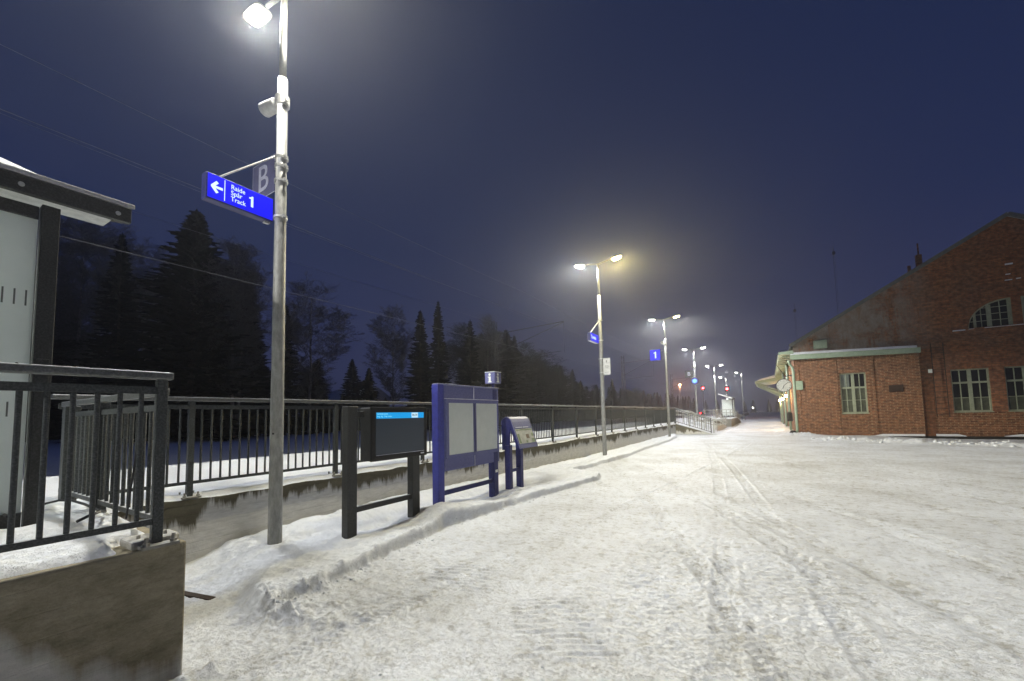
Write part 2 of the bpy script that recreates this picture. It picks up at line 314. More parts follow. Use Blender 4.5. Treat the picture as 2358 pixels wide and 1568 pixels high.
def spot(name, parent, loc, power, col, size=165, blend=0.45, radius=0.12, aim=(0, 0, -1), cut=None):
    l = bpy.data.lights.new(name, 'SPOT'); l.energy = power; l.color = col; l.spot_size = math.radians(size); l.spot_blend = blend; l.shadow_soft_size = radius
    o = bpy.data.objects.new(name, l); COL.objects.link(o); o.location = loc
    o.rotation_euler = (0, 0, 0); o.parent = parent
    # street optics: candela rises away from straight down (batwing distribution)
    l.use_nodes = True; n = l.node_tree; em = n.nodes.get('Emission') or n.nodes.new('ShaderNodeEmission')
    t = n.nodes.new('ShaderNodeTexCoord'); sp = n.nodes.new('ShaderNodeSeparateXYZ'); n.links.new(t.outputs['Normal'], sp.inputs[0])
    a = n.nodes.new('ShaderNodeMath'); a.operation = 'ABSOLUTE'; n.links.new(sp.outputs['Z'], a.inputs[0])
    mx = n.nodes.new('ShaderNodeMath'); mx.operation = 'MAXIMUM'; n.links.new(a.outputs[0], mx.inputs[0]); mx.inputs[1].default_value = 0.22
    pw = n.nodes.new('ShaderNodeMath'); pw.operation = 'POWER'; n.links.new(mx.outputs[0], pw.inputs[0]); pw.inputs[1].default_value = -2.1
    res = pw.outputs[0]
    if cut:        # house-side shield: hardly any light thrown past the platform edge
        q = n.nodes.new('ShaderNodeMath'); q.operation = 'DIVIDE'; n.links.new(sp.outputs['X'], q.inputs[0]); n.links.new(mx.outputs[0], q.inputs[1])
        r = n.nodes.new('ShaderNodeMapRange'); r.interpolation_type = 'SMOOTHSTEP'; n.links.new(q.outputs[0], r.inputs[0]); r.inputs[1].default_value = -cut * 1.15; r.inputs[2].default_value = -cut * 0.9; r.inputs[3].default_value = 0.07; r.inputs[4].default_value = 1.0
        k = n.nodes.new('ShaderNodeMath'); k.operation = 'MULTIPLY'; n.links.new(res, k.inputs[0]); n.links.new(r.outputs[0], k.inputs[1]); res = k.outputs[0]
    n.links.new(res, em.inputs['Strength'])
    return o

# ------------------------------------------------------------------ noise for the snow
def _hash(ix, iy, seed):
    h = (ix.astype(np.int64) * 374761393 + iy.astype(np.int64) * 668265263 + seed * 1442695041) & 0xFFFFFFFF
    h = ((h ^ (h >> 13)) * 1274126177) & 0xFFFFFFFF
    return ((h ^ (h >> 16)) & 0xFFFF) / 65535.0
def vnoise(x, y, seed=0):
    ix = np.floor(x); iy = np.floor(y); fx = x - ix; fy = y - iy
    fx = fx * fx * (3 - 2 * fx); fy = fy * fy * (3 - 2 * fy)
    a = _hash(ix, iy, seed); b = _hash(ix + 1, iy, seed); c = _hash(ix, iy + 1, seed); d = _hash(ix + 1, iy + 1, seed)
    return (a + (b - a) * fx) * (1 - fy) + (c + (d - c) * fx) * fy - 0.5
def fbm(x, y, f, octv, seed=0, gain=0.5):
    s = 0; a = 1.0
    for k in range(octv):
        s = s + a * vnoise(x * f + 17.3 * k, y * f - 9.1 * k, seed + k); f *= 2.03; a *= gain
    return s
def sstep(a, b, x):
    t = np.clip((x - a) / (b - a), 0, 1); return t * t * (3 - 2 * t)
def gauss(x, y, cx, cy, sx, sy): return np.exp(-((x - cx) / sx) ** 2 - ((y - cy) / sy) ** 2)

EDGE = np.array([(-50, -3.6), (1.5, -3.62), (2.0, -3.68), (2.7, -3.72), (4.4, -4.02), (6.6, -3.92), (9.4, -3.56), (10.0, -3.7), (10.5, -4.66), (14.5, -4.42), (18, -4.6), (24, -4.62), (27, -4.9), (30, -5.6), (400, -5.6)])
def ground_h(x, y):
    h = 0.012 * fbm(x, y, 0.7, 3, 1) + 0.004 * fbm(x, y, 4, 3, 5, 0.6) + 0.013 * np.clip(fbm(x, y * 1.3, 18, 3, 15, 0.8), -0.4, 0.3) * (0.35 + 1.3 * np.clip(fbm(x, y, 0.9, 3, 16) + 0.4, 0, 1))
    road = sstep(-3.9, -3.4, x)
    # lumps pressed in the packed snow
    cr = fbm(x, y, 11, 3, 21, 0.6); pt = np.clip(fbm(x, y, 0.55, 3, 23) * 2.2 + 0.35, 0, 1); h = h - 0.040 * np.clip(cr - 0.26, 0, 1) * road * pt + 0.030 * np.clip(-cr - 0.24, 0, 1) * road * pt
    dirt = 0.55 + 0.45 * road
    # tyre tracks: wide arcs swinging in from the right foreground to the passage by the building
    def arc(cx, cy, R, w, y0, y1, amp, pitch=0.085, seed=3):
        nonlocal h, dirt
        d = np.hypot(x - cx, y - cy) - R
        s = np.arctan2(y - cy, x - cx) * R
        m = sstep(w, w * 0.75, np.abs(d)) * sstep(y0, y0 + 1.2, y) * sstep(y1, y1 - 2, y) * (0.35 + 0.65 * sstep(-0.15, 0.15, vnoise(s * 0.8, d * 0 + seed, seed)))
        tread = 0.5 + 0.5 * np.sin(2 * PI * (s / pitch + 1.4 * np.abs(d) / w))
        h = h - m * amp * (0.35 + 0.65 * tread) + 0.5 * amp * np.exp(-((np.abs(d) - w * 1.1) / 0.03) ** 2) * sstep(y0, y0 + 1.2, y) * sstep(y1, y1 - 2, y)
        dirt = dirt + 0.55 * m
    rg = random.Random(77)
    def lane(px, py, ang, w, amp, curve, y0, y1, seed):
        nonlocal h, dirt
        ca, sa = math.cos(ang), math.sin(ang); u = (x - px) * ca + (y - py) * sa; d = -(x - px) * sa + (y - py) * ca - curve * u * u
        brk = sstep(-0.12, 0.14, vnoise(u * 0.55 + seed, d * 0 + seed, seed)); m = sstep(w, w * 0.7, np.abs(d) + 0.03 * vnoise(u * 7, d * 9, seed)) * sstep(y0, y0 + 1, y) * sstep(y1, y1 - 2, y)
        tread = np.sin(2 * PI * (u / 0.07 + 1.2 * np.abs(d) / w)); h = h - m * amp * (0.5 + 0.5 * brk * tread) + 0.6 * amp * np.exp(-((np.abs(d) - w * 1.15) / 0.025) ** 2) * brk * sstep(y0, y0 + 1, y) * sstep(y1, y1 - 2, y)
        dirt = dirt + 0.32 * m * (0.4 + 0.6 * brk)
    for k in range(13):
        ang = math.radians(rg.uniform(108, 128)); px = rg.uniform(-1.2, 7.0); py = rg.uniform(3.5, 7.5); cv = rg.uniform(-0.004, 0.012); w = rg.uniform(0.10, 0.15); am = rg.uniform(0.007, 0.013)
        lane(px, py, ang, w, am, cv, 0.5, 26, 100 + k)
        if k % 2 == 0: lane(px + 1.45, py + 0.7, ang, w, am, cv, 0.5, 26, 130 + k)
    for k, (px, py, a_) in enumerate(((-0.45, 4.5, 1.66), (0.35, 4.3, 1.70), (-2.4, 5, 1.45), (1.2, 12, 1.9))): lane(px, py, a_, 0.11, 0.013, 0.002, 1.0, 24, 160 + k)
    # ribbed patches left by a tractor tyre (ribs across the view)
    for cx, cy, wx, wy, ang in ((-1.45, 2.9, 0.42, 0.55, 0.56), (-1.0, 3.9, 0.2, 0.5, 0.56), (-2.7, 3.3, 0.45, 0.35, 0.3)):
        u = (x - cx) * math.cos(ang) + (y - cy) * math.sin(ang); v = -(x - cx) * math.sin(ang) + (y - cy) * math.cos(ang)
        m = sstep(wx, wx * 0.6, np.abs(u) + 0.12 * vnoise(x * 6, y * 6, 4)) * sstep(wy, wy * 0.7, np.abs(v))
        rib = np.sin(2 * PI * (v / 0.075 + 0.8 * np.abs(u))); h = h + m * 0.0065 * np.clip(rib * 1.6, -1, 1) * sstep(-0.3, 0.05, vnoise(u * 9, v * 13, 7))
        dirt = dirt + 0.1 * m
    # snow bank along the retaining wall
    xe = np.interp(y, EDGE[:, 0], EDGE[:, 1]) + 0.05 * fbm(x * 0 + 3, y, 1.2, 2, 31) + 0.05 * fbm(x * 0.3, y, 2.6, 3, 32)
    inb = sstep(1.80, 1.98 + 0.40 * sstep(-3.9, -4.7, x), y + 0.06 * fbm(x, y, 6, 3, 33) + 0.10 * (x + 3.7)) * sstep(32, 29, y)
    step = sstep(xe + 0.02, xe - 0.03, x) * inb
    wallrise = np.interp(y, [0, 2, 3, 4, 6, 9.5, 16, 24, 30], [0.01, 0.02, 0.05, 0.03, 0.09, 0.03, -0.05, -0.02, -0.02])
    far = sstep(0, 1.6, xe - x)
    bank = 0.10 + 0.045 * sstep(2.6, 3.6, y) * sstep(0.7, 0.1, xe - x) + wallrise * far + 0.025 * fbm(x, y, 1.3, 2, 40) + 0.007 * fbm(x, y, 7, 4, 41, 0.6)
    bank = bank + 0.13 * gauss(x, y, -4.35, 4.75, 0.40, 0.40) + 0.07 * gauss(x, y, -5.2, 3.0, 0.5, 0.9) + 0.10 * gauss(x, y, -5.45, 4.4, 0.35, 1.2) + 0.09 * gauss(x, y, -4.15, 5.35, 0.35, 0.5)
    bank = bank - 0.13 * gauss(x, y, -4.75, 6.3, 0.35, 0.55) - 0.09 * gauss(x, y, -4.9, 3.95, 0.28, 0.4) + 0.05 * gauss(x, y, -4.2, 7.2, 0.3, 0.6) - 0.05 * gauss(x, y, -4.5, 7.6, 0.3, 0.5)
    fp = fbm(x, y, 3.2, 3, 46, 0.6); bank = bank + 0.035 * np.clip(fp, -0.5, 0.5) + 0.02 * np.clip(fbm(x, y, 10, 3, 47, 0.7), -0.3, 0.3)
    for fx, fy in ((-4.95, 3.7), (-4.75, 4.1), (-4.95, 4.6), (-4.3, 5.9), (-4.05, 6.4), (-4.95, 7.1), (-4.6, 8.4), (-5.0, 9.3), (-4.4, 3.0), (-4.7, 2.5)): bank = bank - 0.05 * gauss(x, y, fx, fy, 0.10, 0.17)
    x2 = xe - 0.34 - 0.25 * vnoise(y * 0.7, y * 0, 48); bank = bank - 0.03 * sstep(x2 - 0.02, x2 + 0.02, x + 0.04 * vnoise(x * 8, y * 8, 49)) * sstep(4.5, 6, y)
    bank = np.maximum(bank, 0.02)
    crumb = np.exp(-((x - xe) / 0.10) ** 2) * inb * (0.03 + 0.10 * sstep(3.4, 2.2, y)) * np.clip(fbm(x, y, 7, 3, 44, 0.7) + 0.10, 0, 1)
    h = h * (1 - step) + step * bank + crumb
    dirt = dirt * (1 - step) + 0.0 * step
    # ploughed crumbs between the near wall and the bank
    h = h + 0.11 * gauss(x, y, -3.6, 1.95, 0.40, 0.16) * np.clip(0.35 + 1.3 * fbm(x, y, 10, 3, 50, 0.7), 0, 2) + 0.03 * gauss(x, y, -3.1, 2.15, 0.6, 0.22) * np.clip(0.3 + 1.6 * fbm(x, y, 11, 3, 51, 0.7), 0, 2)
    h = h + 0.05 * np.exp(-((x + 3.13) / 0.09) ** 2) * (y < 1.3) * (0.8 + fbm(x, y, 8, 3, 52))
    # windrow in front of the building and drift at its corner
    t = (x - 2.3) / 5.6; yw = 26.2 - 3.2 * t + 0.35 * vnoise(x * 0.8, x * 0, 60)
    wr = np.exp(-((y - yw) / 0.35) ** 2) * sstep(1.2, 2.6, x) * sstep(26, 20, x)
    h = h + wr * (0.06 + 0.16 * np.clip(fbm(x, y, 2.6, 3, 61, 0.7) + 0.25, 0, 1))
    dirt = dirt * (1 - 0.7 * wr)
    h = h + 0.16 * gauss(x, y, 1.6, 30.6, 0.9, 1.2) * (0.9 + 0.5 * fbm(x, y, 3, 3, 62)) + 0.14 * gauss(x, y, 0.9, 40, 0.5, 9) * (0.8 + fbm(x, y, 1.5, 3, 63))
    h = h - 0.16 * sstep(4.5, 8.0, x) * sstep(25, 30.0, y) + 0.10 * gauss(x, y, -5.0, 24.6, 0.8, 1.0) * (0.6 + fbm(x, y, 4, 3, 64))
    # scraped snow on the far right
    h = h + 0.03 * sstep(3, 6, x) * np.clip(fbm(x, y * 2.5, 1.8, 3, 66), 0, 1)
    return h, np.clip(dirt, 0, 1.4)
def grid_mesh(name, xs, ys, hf, m, kind='structure'):
    X, Y = np.meshgrid(xs, ys, indexing='xy'); H, D = hf(X, Y)
    nx, ny = len(xs), len(ys); co = np.stack([X.ravel(), Y.ravel(), H.ravel()], 1).astype(np.float32)
    i = (np.arange(ny - 1)[:, None] * nx + np.arange(nx - 1)[None, :]).ravel()
    q = np.stack([i, i + 1, i + 1 + nx, i + nx], 1).astype(np.int32)
    me = bpy.data.meshes.new(name); me.vertices.add(len(co)); me.vertices.foreach_set('co', co.ravel())
    me.loops.add(q.size); me.loops.foreach_set('vertex_index', q.ravel()); me.polygons.add(len(q))
    me.polygons.foreach_set('loop_start', np.arange(0, q.size, 4, dtype=np.int32)); me.polygons.foreach_set('loop_total', np.full(len(q), 4, np.int32))
    me.update(calc_edges=True); me.validate()
    me.polygons.foreach_set('use_smooth', np.ones(len(q), bool))
    if D is not None:
        at = me.attributes.new('dirt', 'FLOAT', 'POINT'); at.data.foreach_set('value', D.ravel().astype(np.float32))
    me.materials.append(m); o = bpy.data.objects.new(name, me); COL.objects.link(o)
    if kind: o['kind'] = kind
    return o
def spaced(segs):
    out = []
    for a, b, d in segs:
        n = max(1, int(round((b - a) / d))); out += list(np.linspace(a, b, n, endpoint=False))
    out.append(segs[-1][1]); return np.array(out)
gx_ = spaced([(-400, -100, 30), (-100, -30, 7), (-30, -6.2, 1.2), (-6.2, -5.7, 0.1), (-5.7, -3.3, 0.016), (-3.3, 0.4, 0.018), (0.4, 3.2, 0.035), (3.2, 9, 0.07), (9, 20, 0.25), (20, 60, 3), (60, 400, 34)])
gy_ = spaced([(-200, -20, 15), (-20, -2, 1.0), (-2, 0.6, 0.12), (0.6, 5.2, 0.015), (5.2, 8.5, 0.025), (8.5, 14, 0.05), (14, 24, 0.09), (24, 33, 0.07), (33, 50, 0.3), (50, 100, 2), (100, 600, 25)])
grid_mesh('ground', gx_, gy_, ground_h, M['snow'])

# ------------------------------------------------------------------ platform, retaining walls
def plat_h(x, y):
    d = (-5.66 + 0.025 * fbm(x * 0 + 1, y, 3, 3, 71)) - x
    h = 0.768 + 0.012 * fbm(x, y, 1.0, 3, 70) + 0.045 * np.clip(fbm(x, y, 2.2, 3, 72) + 0.12, 0, 1) * sstep(0.9, 0.1, np.abs(d)) + 0.008 * fbm(x, y, 12, 3, 73)
    h = h - 0.06 * sstep(0.05, -0.01, d)
    ramp = 0.0
    return h, None
box('platform', M['conc'], None, -10.1, -5.72, -30, 160, -0.3, 0.74); struct(bpy.data.objects['platform'])
grid_mesh('platform_snow', spaced([(-10.12, -8, 0.15), (-8, -6.3, 0.08), (-6.3, -5.64, 0.022)]), spaced([(-30, 1.05, 0.6), (1.05, 9, 0.03), (9, 20, 0.08), (20, 60, 0.3), (60, 160, 3)]), plat_h, M['snow_clean'])
w = box('retaining_wall', M['wall'], None, -5.78, -5.70, 1.12, 31.06, -0.3, 0.745)
tag(w, 'long grey concrete retaining wall with brown damp stains under the platform railing', 'wall')

# near block (end of the opposite ramp), its own concrete wall
nw = thing('concrete_wall', 'thick brown board-marked concrete wall end in the near left corner, damp and stained', 'wall', (-3.2, 1.15, 0))
O = (-3.2, 1.15, 0)
MB().box(-3.46, -3.20, -6, 1.15, -0.3, 0.85).build('wall_face', M['wall_near'], nw, 0.012, off=O)
MB().box(-5.68, -3.465, 0.93, 1.15, -0.3, 0.85).build('return_wall', M['wall_near'], nw, 0.012, off=O)
MB().prism([(-3.42, 0.88, 0.853), (-3.42, 1.13, 0.853), (-3.26, 1.13, 0.853), (-3.212, 1.08, 0.853), (-3.212, 0.88, 0.853)], (0, 0, 0.05)).build('footing_pad', M['conc'], nw, 0.014, off=O)
def near_h(x, y):
    h = 0.80 + 0.10 * sstep(-3.2, -3.32, x + 0.015 * fbm(x, y, 9, 3, 80)) + 0.05 * fbm(x, y, 2.5, 3, 81) + 0.02 * fbm(x, y, 12, 3, 82) + 0.05 * sstep(-3.6, -4.6, x)
    h = h - 0.15 * sstep(0.80, 0.90, y + 0.05 * fbm(x, y, 8, 2, 83)) * sstep(-3.62, -3.42, x) - 0.10 * sstep(1.0, 1.16, y)
    return h, None
grid_mesh('platform_snow', spaced([(-5.69, -4.2, 0.05), (-4.2, -3.20, 0.015)]), spaced([(-6, -0.6, 0.2), (-0.6, 1.15, 0.015)]), near_h, M['snow_clean'])
box('platform', M['conc'], None, -5.71, -3.47, -30, 0.92, -0.3, 0.76); struct(bpy.data.objects['platform.001'])

# curb timber showing in the gap beside the wall
t = MB().bar((-4.9, 1.66, -0.01), (-4.38, 1.78, -0.016), 0.06, 0.045).build('timber_edging', M['lead'], None)
tag(t, 'short dark timber edging showing through the snow beside the near concrete wall', 'edging')

# ------------------------------------------------------------------ railings
def railing(root, O, A, B, posts, zbot, spacing=0.1045, maxbal=999, start=None, plate=True, top=1.15, post_w=0.058):
    """A,B ends on plan (x,y,zbase). posts = parameter distances. Heights are over the base line."""
    A, B = Vector(A), Vector(B); L = (Vector((B.x, B.y, 0)) - Vector((A.x, A.y, 0))).length
    P = lambda s, z: A + (B - A) * (s / L) + Vector((0, 0, z))
    c = [0]
    MB().bar(P(-0.05, top - 0.024), P(L + 0.05, top - 0.024), 0.085, 0.045).build('handrail', M['handrail'], root, 0.008, off=O)
    MB().bar(P(0, top - 0.115), P(L, top - 0.115), 0.030, 0.045).build('upper_rail', M['rail'], root, off=O)
    MB().bar(P(0, zbot), P(L, zbot), 0.030, 0.035).build('lower_rail', M['rail'], root, off=O)
    for s in posts:
        p = P(s, 0)
        po = MB().box(p.x - post_w / 2, p.x + post_w / 2, p.y - post_w / 2, p.y + post_w / 2, p.z, p.z + top - 0.048).build('post', M['rail'], root, 0.004, off=O)
        if plate:
            pl = MB().box(p.x - 0.09, p.x + 0.09, p.y - 0.09, p.y + 0.09, p.z - 0.012, p.z + 0.006)
            for dx in (-0.065, 0.065):
                for dy in (-0.065, 0.065): pl.tube((p.x + dx, p.y + dy, p.z), (p.x + dx, p.y + dy, p.z + 0.055), 0.011, n=6); pl.tube((p.x + dx, p.y + dy, p.z + 0.006), (p.x + dx, p.y + dy, p.z + 0.024), 0.019, n=6)
            pl.build('base_plate', M['conc'], po, off=O)
    first = None; rest = MB(); n = 0
    k = sorted(posts)
    cuts = [0.0] + list(k) + [L]
    S_ = []
    for a, b in zip(cuts, cuts[1:]):
        if b - a < 0.12: continue
        m = max(1, int(round((b - a) / spacing)) - 1)
        S_ += [a + (b - a) * (i + 1) / (m + 1) for i in range(m)]
    for s in S_:
        lo, hi = P(s, zbot + 0.01), P(s, top - 0.13)
        if n < maxbal:
            if first is None:
                first = MB().tube((0, 0, 0), (0, 0, 1), 0.0125, n=8, caps=False).build('baluster', M['rail'], root, smooth=True); o = first
            else: o = first.copy(); COL.objects.link(o); o.parent = root
            o.location = lo - Vector(O); o.scale = (1, 1, (hi - lo).z)
        else: rest.tube(lo, hi, 0.0125, n=5, caps=False)
        n += 1
    if rest.v:
        r = rest.build('distant_balusters', M['rail'], root, off=O); r['kind'] = 'stuff'
O = (-5.7, 1.0, 0.75)
fence = thing('platform_railing', 'long dark metal railing with vertical bars along the platform edge above the stained wall', 'railing', O)
railing(fence, O, (-5.72, 1.0, 0.75), (-5.72, 31.0, 0.75), [2.06 + 1.88 * k - 1.0 for k in range(15)] + [29.93], 0.16, maxbal=100)
O = (-3.2, 1.0, 0.85)
nf = thing('corner_railing', 'dark frosted metal railing on top of the near concrete wall, with a corner post', 'railing', O)
railing(nf, O, (-3.225, -4.0, 0.87), (-3.225, 1.0, 0.87), [0.2, 2.7, 5.0], 0.135, spacing=0.094, maxbal=60, top=1.05, post_w=0.052)
# return leg towards the platform
A = Vector((-3.24, 1.02, 0.87)); Bv = Vector((-5.66, 1.02, 0.87))
MB().bar((-3.26, 1.03, 1.80), (-5.66, 1.03, 1.80), 0.05, 0.045).build('return_handrail', M['handrail'], nf, 0.006, off=O)
MB().bar((-3.26, 1.03, 1.70), (-5.66, 1.03, 1.70), 0.03, 0.04).build('return_upper_rail', M['rail'], nf, off=O)
MB().bar((-3.26, 1.03, 1.0), (-5.66, 1.03, 1.0), 0.03, 0.035).build('return_lower_rail', M['rail'], nf, off=O)
for k in range(19):
    x = -3.36 - 0.12 * k
    MB().tube((x, 1.03, 1.01), (x, 1.03, 1.69), 0.0125, n=8, caps=False).build('baluster', M['rail'], nf, smooth=True, off=O)
MB().box(-5.46, -5.36, 0.98, 1.08, 0.80, 1.775).build('post', M['rail'], nf, 0.004, off=O)
MB().box(-4.56, -4.48, 0.99, 1.07, 0.80, 1.775).build('post', M['rail'], nf, 0.004, off=O)
# loops of cable lying over the rails
cb = MB().path([(-3.9, 0.75 + 0.0 * i, 1.0) if False else (-3.3 - 0.9 * math.sin(PI * i / 14), 0.42 + 0.45 * i / 14, 1.93 + 0.05 * math.sin(PI * i / 14)) for i in range(15)], 0.006, 6)
cb.path([(-4.2 + 0.5 * math.cos(a), 0.75 + 0.22 * math.sin(a), 1.0 + 0.03 * math.sin(3 * a)) for a in [i * 0.3 for i in range(17)]], 0.009, 6)
cb.path([(-3.5, 0.93, 1.0), (-3.52, 0.95, 1.15), (-3.48, 0.96, 1.4), (-3.42, 0.97, 1.68)], 0.006, 6)
tag(cb.build('loose_cable', M['rubber'], None), 'thin loose grey cable looped over and under the near railing', 'cable')

# ------------------------------------------------------------------ platform shelter (near), copied for the far one
def shelter(loc, label):
    r = thing('platform_shelter', label, 'shelter', loc, 'platform waiting shelters')
    # local: glass plane x=0 (faces +x), y runs to +0 at corner post, z over platform
    MB().box(-0.09, 0.0, -0.09, 0.0, 0.0, 2.43).build('corner_post', M['charcoal'], r, 0.004)
    MB().box(-0.005, 0.006, -0.075, -0.015, 0.45, 1.32).build('cover_plate', M['charcoal'], r, 0.002)
    MB().box(-0.09, 0.0, -2.9, -2.81, 0.0, 2.43).build('corner_post', M['charcoal'], r, 0.004)
    MB().box(-1.39, -1.30, -0.09, 0.0, 0.0, 2.43).build('rear_post', M['charcoal'], r, 0.004)
    MB().box(-1.39, -1.30, -2.9, -2.81, 0.0, 2.43).build('rear_post', M['charcoal'], r, 0.004)
    MB().box(-0.07, -0.02, -2.80, -0.10, 2.32, 2.41).build('head_bar', M['charcoal'], r, 0.003)
    MB().box(-0.07, -0.02, -2.80, -0.10, 0.17, 0.27).build('foot_bar', M['charcoal'], r, 0.003)
    g = MB().box(-0.055, -0.040, -2.80, -0.10, 0.27, 2.32).build('glass_panel', M['glass_shelter'], r)
    MB().box(-1.29, -0.10, -2.86, -2.845, 0.35, 2.40).build('end_glass', M['glass_shelter'], r)
    d = MB()
    for z0, z1 in ((1.69, 1.80), (0.92, 1.02)):
        for k in range(50):
            y = -0.135 - 0.052 * k; d.box(-0.039, -0.0385, y - 0.0045, y + 0.0045, z0, z1)
    d.build('dash_marks', M['dash'], g)
    MB().box(-1.37, -1.355, -2.80, -0.10, 0.27, 2.32).build('rear_glass', M['glass_shelter'], r)
    # roof: fascia, sloping white soffit, edge strip
    MB().box(0.02, 0.07, -3.3, 0.37, 2.45, 2.565).build('fascia', M['charcoal'], r, 0.003)
    MB().prism([(0.019, 0.31, 2.45), (0.019, 0.31, 2.565), (-1.65, 0.31, 3.12), (-1.65, 0.31, 3.0)], (0, 0.04, 0)).build('end_fascia', M['charcoal'], r, 0.003)
    MB().prism([(0.018, -3.3, 2.55), (0.018, -3.3, 2.50), (-0.35, -3.3, 2.515), (-1.6, -3.3, 3.02), (-1.6, -3.3, 3.08)], (0, 3.60, 0)).build('soffit', M['white'], r)
    MB().prism([(0.085, -3.3, 2.566), (0.085, -3.3, 2.600), (-1.66, -3.3, 3.16), (-1.66, -3.3, 3.125)], (0, 3.685, 0)).build('roof_edge', M['galv_bright'], r, 0.004)
    MB().box(-0.80, -0.68, -2.0, -0.9, 2.46, 2.50).build('added_ceiling_lamp', M['addedlens'], r)  # lamp and light added inside so the shelter glass looks pale
    l = bpy.data.lights.new('added_ceiling_light', 'AREA'); l.shape = 'RECTANGLE'; l.size = 0.12; l.size_y = 1.1; l.energy = 34; l.color = (0.97, 1.0, 0.97)
    lo = bpy.data.objects.new('added_ceiling_light', l); COL.objects.link(lo); lo.parent = r; lo.location = (-0.74, -1.45, 2.45)
    sn = MB(); random.seed(5); n = 40; vs = []
    for i in range(n + 1):
        y = -3.25 + 3.2 * i / n; hh = 0.055 * (0.5 + 0.5 * math.sin(i * 0.7) * 0.5 + random.random() * 0.3) * (1 if i < n - 3 else (n - i) / 3.0)
        vs += [(0.06, y, 2.600), (0.03, y, 2.605 + hh), (-0.5, y, 2.79 + hh), (-1.6, y, 3.14 + hh)]
    sn.add(vs, [(4 * i + k, 4 * i + 4 + k, 4 * i + 5 + k, 4 * i + 1 + k) for i in range(n) for k in range(3)]); sn.build('roof_snow', M['snow_clean'], r, smooth=True)
    for y in (-0.2, 0.29):
        MB().tube((0.07, y, 2.50), (0.078, y, 2.50), 0.016, n=10).build('bolt', M['galv_bright'], r)
    return r
sh = shelter((-4.30, 0.71, 0.75), 'near frosted glass shelter with snowy dark roof, behind the corner railing')

# ------------------------------------------------------------------ lamp posts
WARM, COOL = (1.0, 0.965, 0.85), (0.96, 0.98, 1.0)
YELLOW = (1.0, 0.83, 0.36)
def luminaire(parent, x, side, z, warm, power, tilt=0.10, shield=True):
    """arm end head at local x; side -1 (track) or +1 (yard)"""
    mh = MB(); n = 16; prof = []
    for i in range(n):
        a = 2 * PI * i / n; cx = math.copysign(abs(math.cos(a)) ** 0.55, math.cos(a)) * 0.23; cy = math.copysign(abs(math.sin(a)) ** 0.55, math.sin(a)) * 0.125
        prof.append((cx, cy))
    vs = [(x + side * 0.30 + px, py, z + side * px * tilt) for px, py in prof] + [(x + side * 0.30 + px * 0.85, py * 0.8, z + 0.055 + side * px * tilt) for px, py in prof]
    mh.add(vs, [tuple(range(n, 2 * n)), tuple(range(n))[::-1]] + [(i, (i + 1) % n, n + (i + 1) % n, n + i) for i in range(n)])
    h = mh.build('lamp_head', M['galv'], parent)
    le = MB(); vs = [(x + side * 0.33 + px * 0.72, py * 0.78, z - 0.012 + side * px * tilt) for px, py in prof] + [(x + side * 0.33 + px * 0.55, py * 0.6, z - 0.055 + side * px * tilt) for px, py in prof]
    le.add(vs, [tuple(range(n, 2 * n))[::-1]] + [(i, n + i, n + (i + 1) % n, (i + 1) % n) for i in range(n)])
    le.build('lens', M['lensw'] if warm else M['lens'], h)
    spot('lamp_light', h, (x + side * 0.33, 0, z - 0.11), power, (YELLOW if warm == 2 else WARM) if warm else COOL, cut=(0.98 if side > 0 else 0.78) if shield else None)
def lamp_post(x, y, z0, ztop, label, heads, powers, group='lamp posts along the platform', lean=0.0):
    r = thing('lamp_post', label, 'lamp post', (x, y, z0), group); H = ztop - z0
    MB().path([(0, 0, -0.3), (0, 0, H * 0.5), (0, 0, H * 0.83)], [0.077, 0.066, 0.058], 20).build('pole', M['galv'], r, smooth=True)
    MB().tube((0, 0, H * 0.83), (0, 0, H), 0.042, 0.038, n=16).build('upper_tube', M['galv'], r, smooth=True)
    MB().tube((0.045, -0.062, 1.35), (0.047, -0.070, 1.35), 0.012, n=8).build('bolt_hole', M['rubber'], r)
    for (side, warm), pw in zip(heads, powers):
        MB().tube((0, 0, H - 0.03), (side * 0.42, 0, H + 0.05), 0.026, n=10).build('arm', M['galv'], r, smooth=True)
        luminaire(r, side * 0.38, side, H + 0.06, warm, pw)
    return r
def clamp(parent, z, r=0.078, ears=(1, -1)):
    m = MB(); m.tube((0, 0, z - 0.014), (0, 0, z + 0.014), r, n=20)
    for s in ears: m.box(s * r - 0.03, s * r + 0.03, -0.012, 0.012, z - 0.018, z + 0.018); m.tube((s * (r + 0.02), -0.03, z), (s * (r + 0.02), 0.03, z), 0.007, n=6)
    return m.build('clamp', M['galv_bright'], parent)
LX = -5.0
p1 = lamp_post(LX, 2.66, 0.10, 7.13, 'nearest galvanised lamp post, beside the timetable screen, carrying the arrow sign', [(-1, False), (1, True)], [LP * 1.0, LP * 1.15])
p0 = lamp_post(LX, -8.6, 0.10, 7.02, 'added unseen galvanised lamp post behind the camera, next in the row before the nearest one', [(-1, False), (1, True)], [LP, LP])  # unseen post added to light the near corner and the signs
p2 = lamp_post(LX - 0.02, 14.15, 0.12, 7.10, 'twin-headed lamp post with the bright yellow lamp, white notice and small blue sign', [(-1, False), (1, 2)], [LP * 0.8, LP * 1.35])
p3 = lamp_post(LX, 25.3, 0.15, 7.15, 'twin-headed lamp post with the blue number one sign, at the end of the retaining wall', [(-1, False), (1, True)], [LP * 0.9, LP])
p4 = lamp_post(LX, 36.6, 0.60, 6.75, 'twin-headed lamp post behind the stair rails with a small letter board', [(-1, False), (1, False)], [LP * 0.8, LP * 0.8])
p5 = lamp_post(LX, 51.5, 0.75, 6.70, 'fifth and farthest twin-headed lamp post, left of the far shelter', [(-1, False), (1, False)], [LP * 0.8, LP * 0.8])
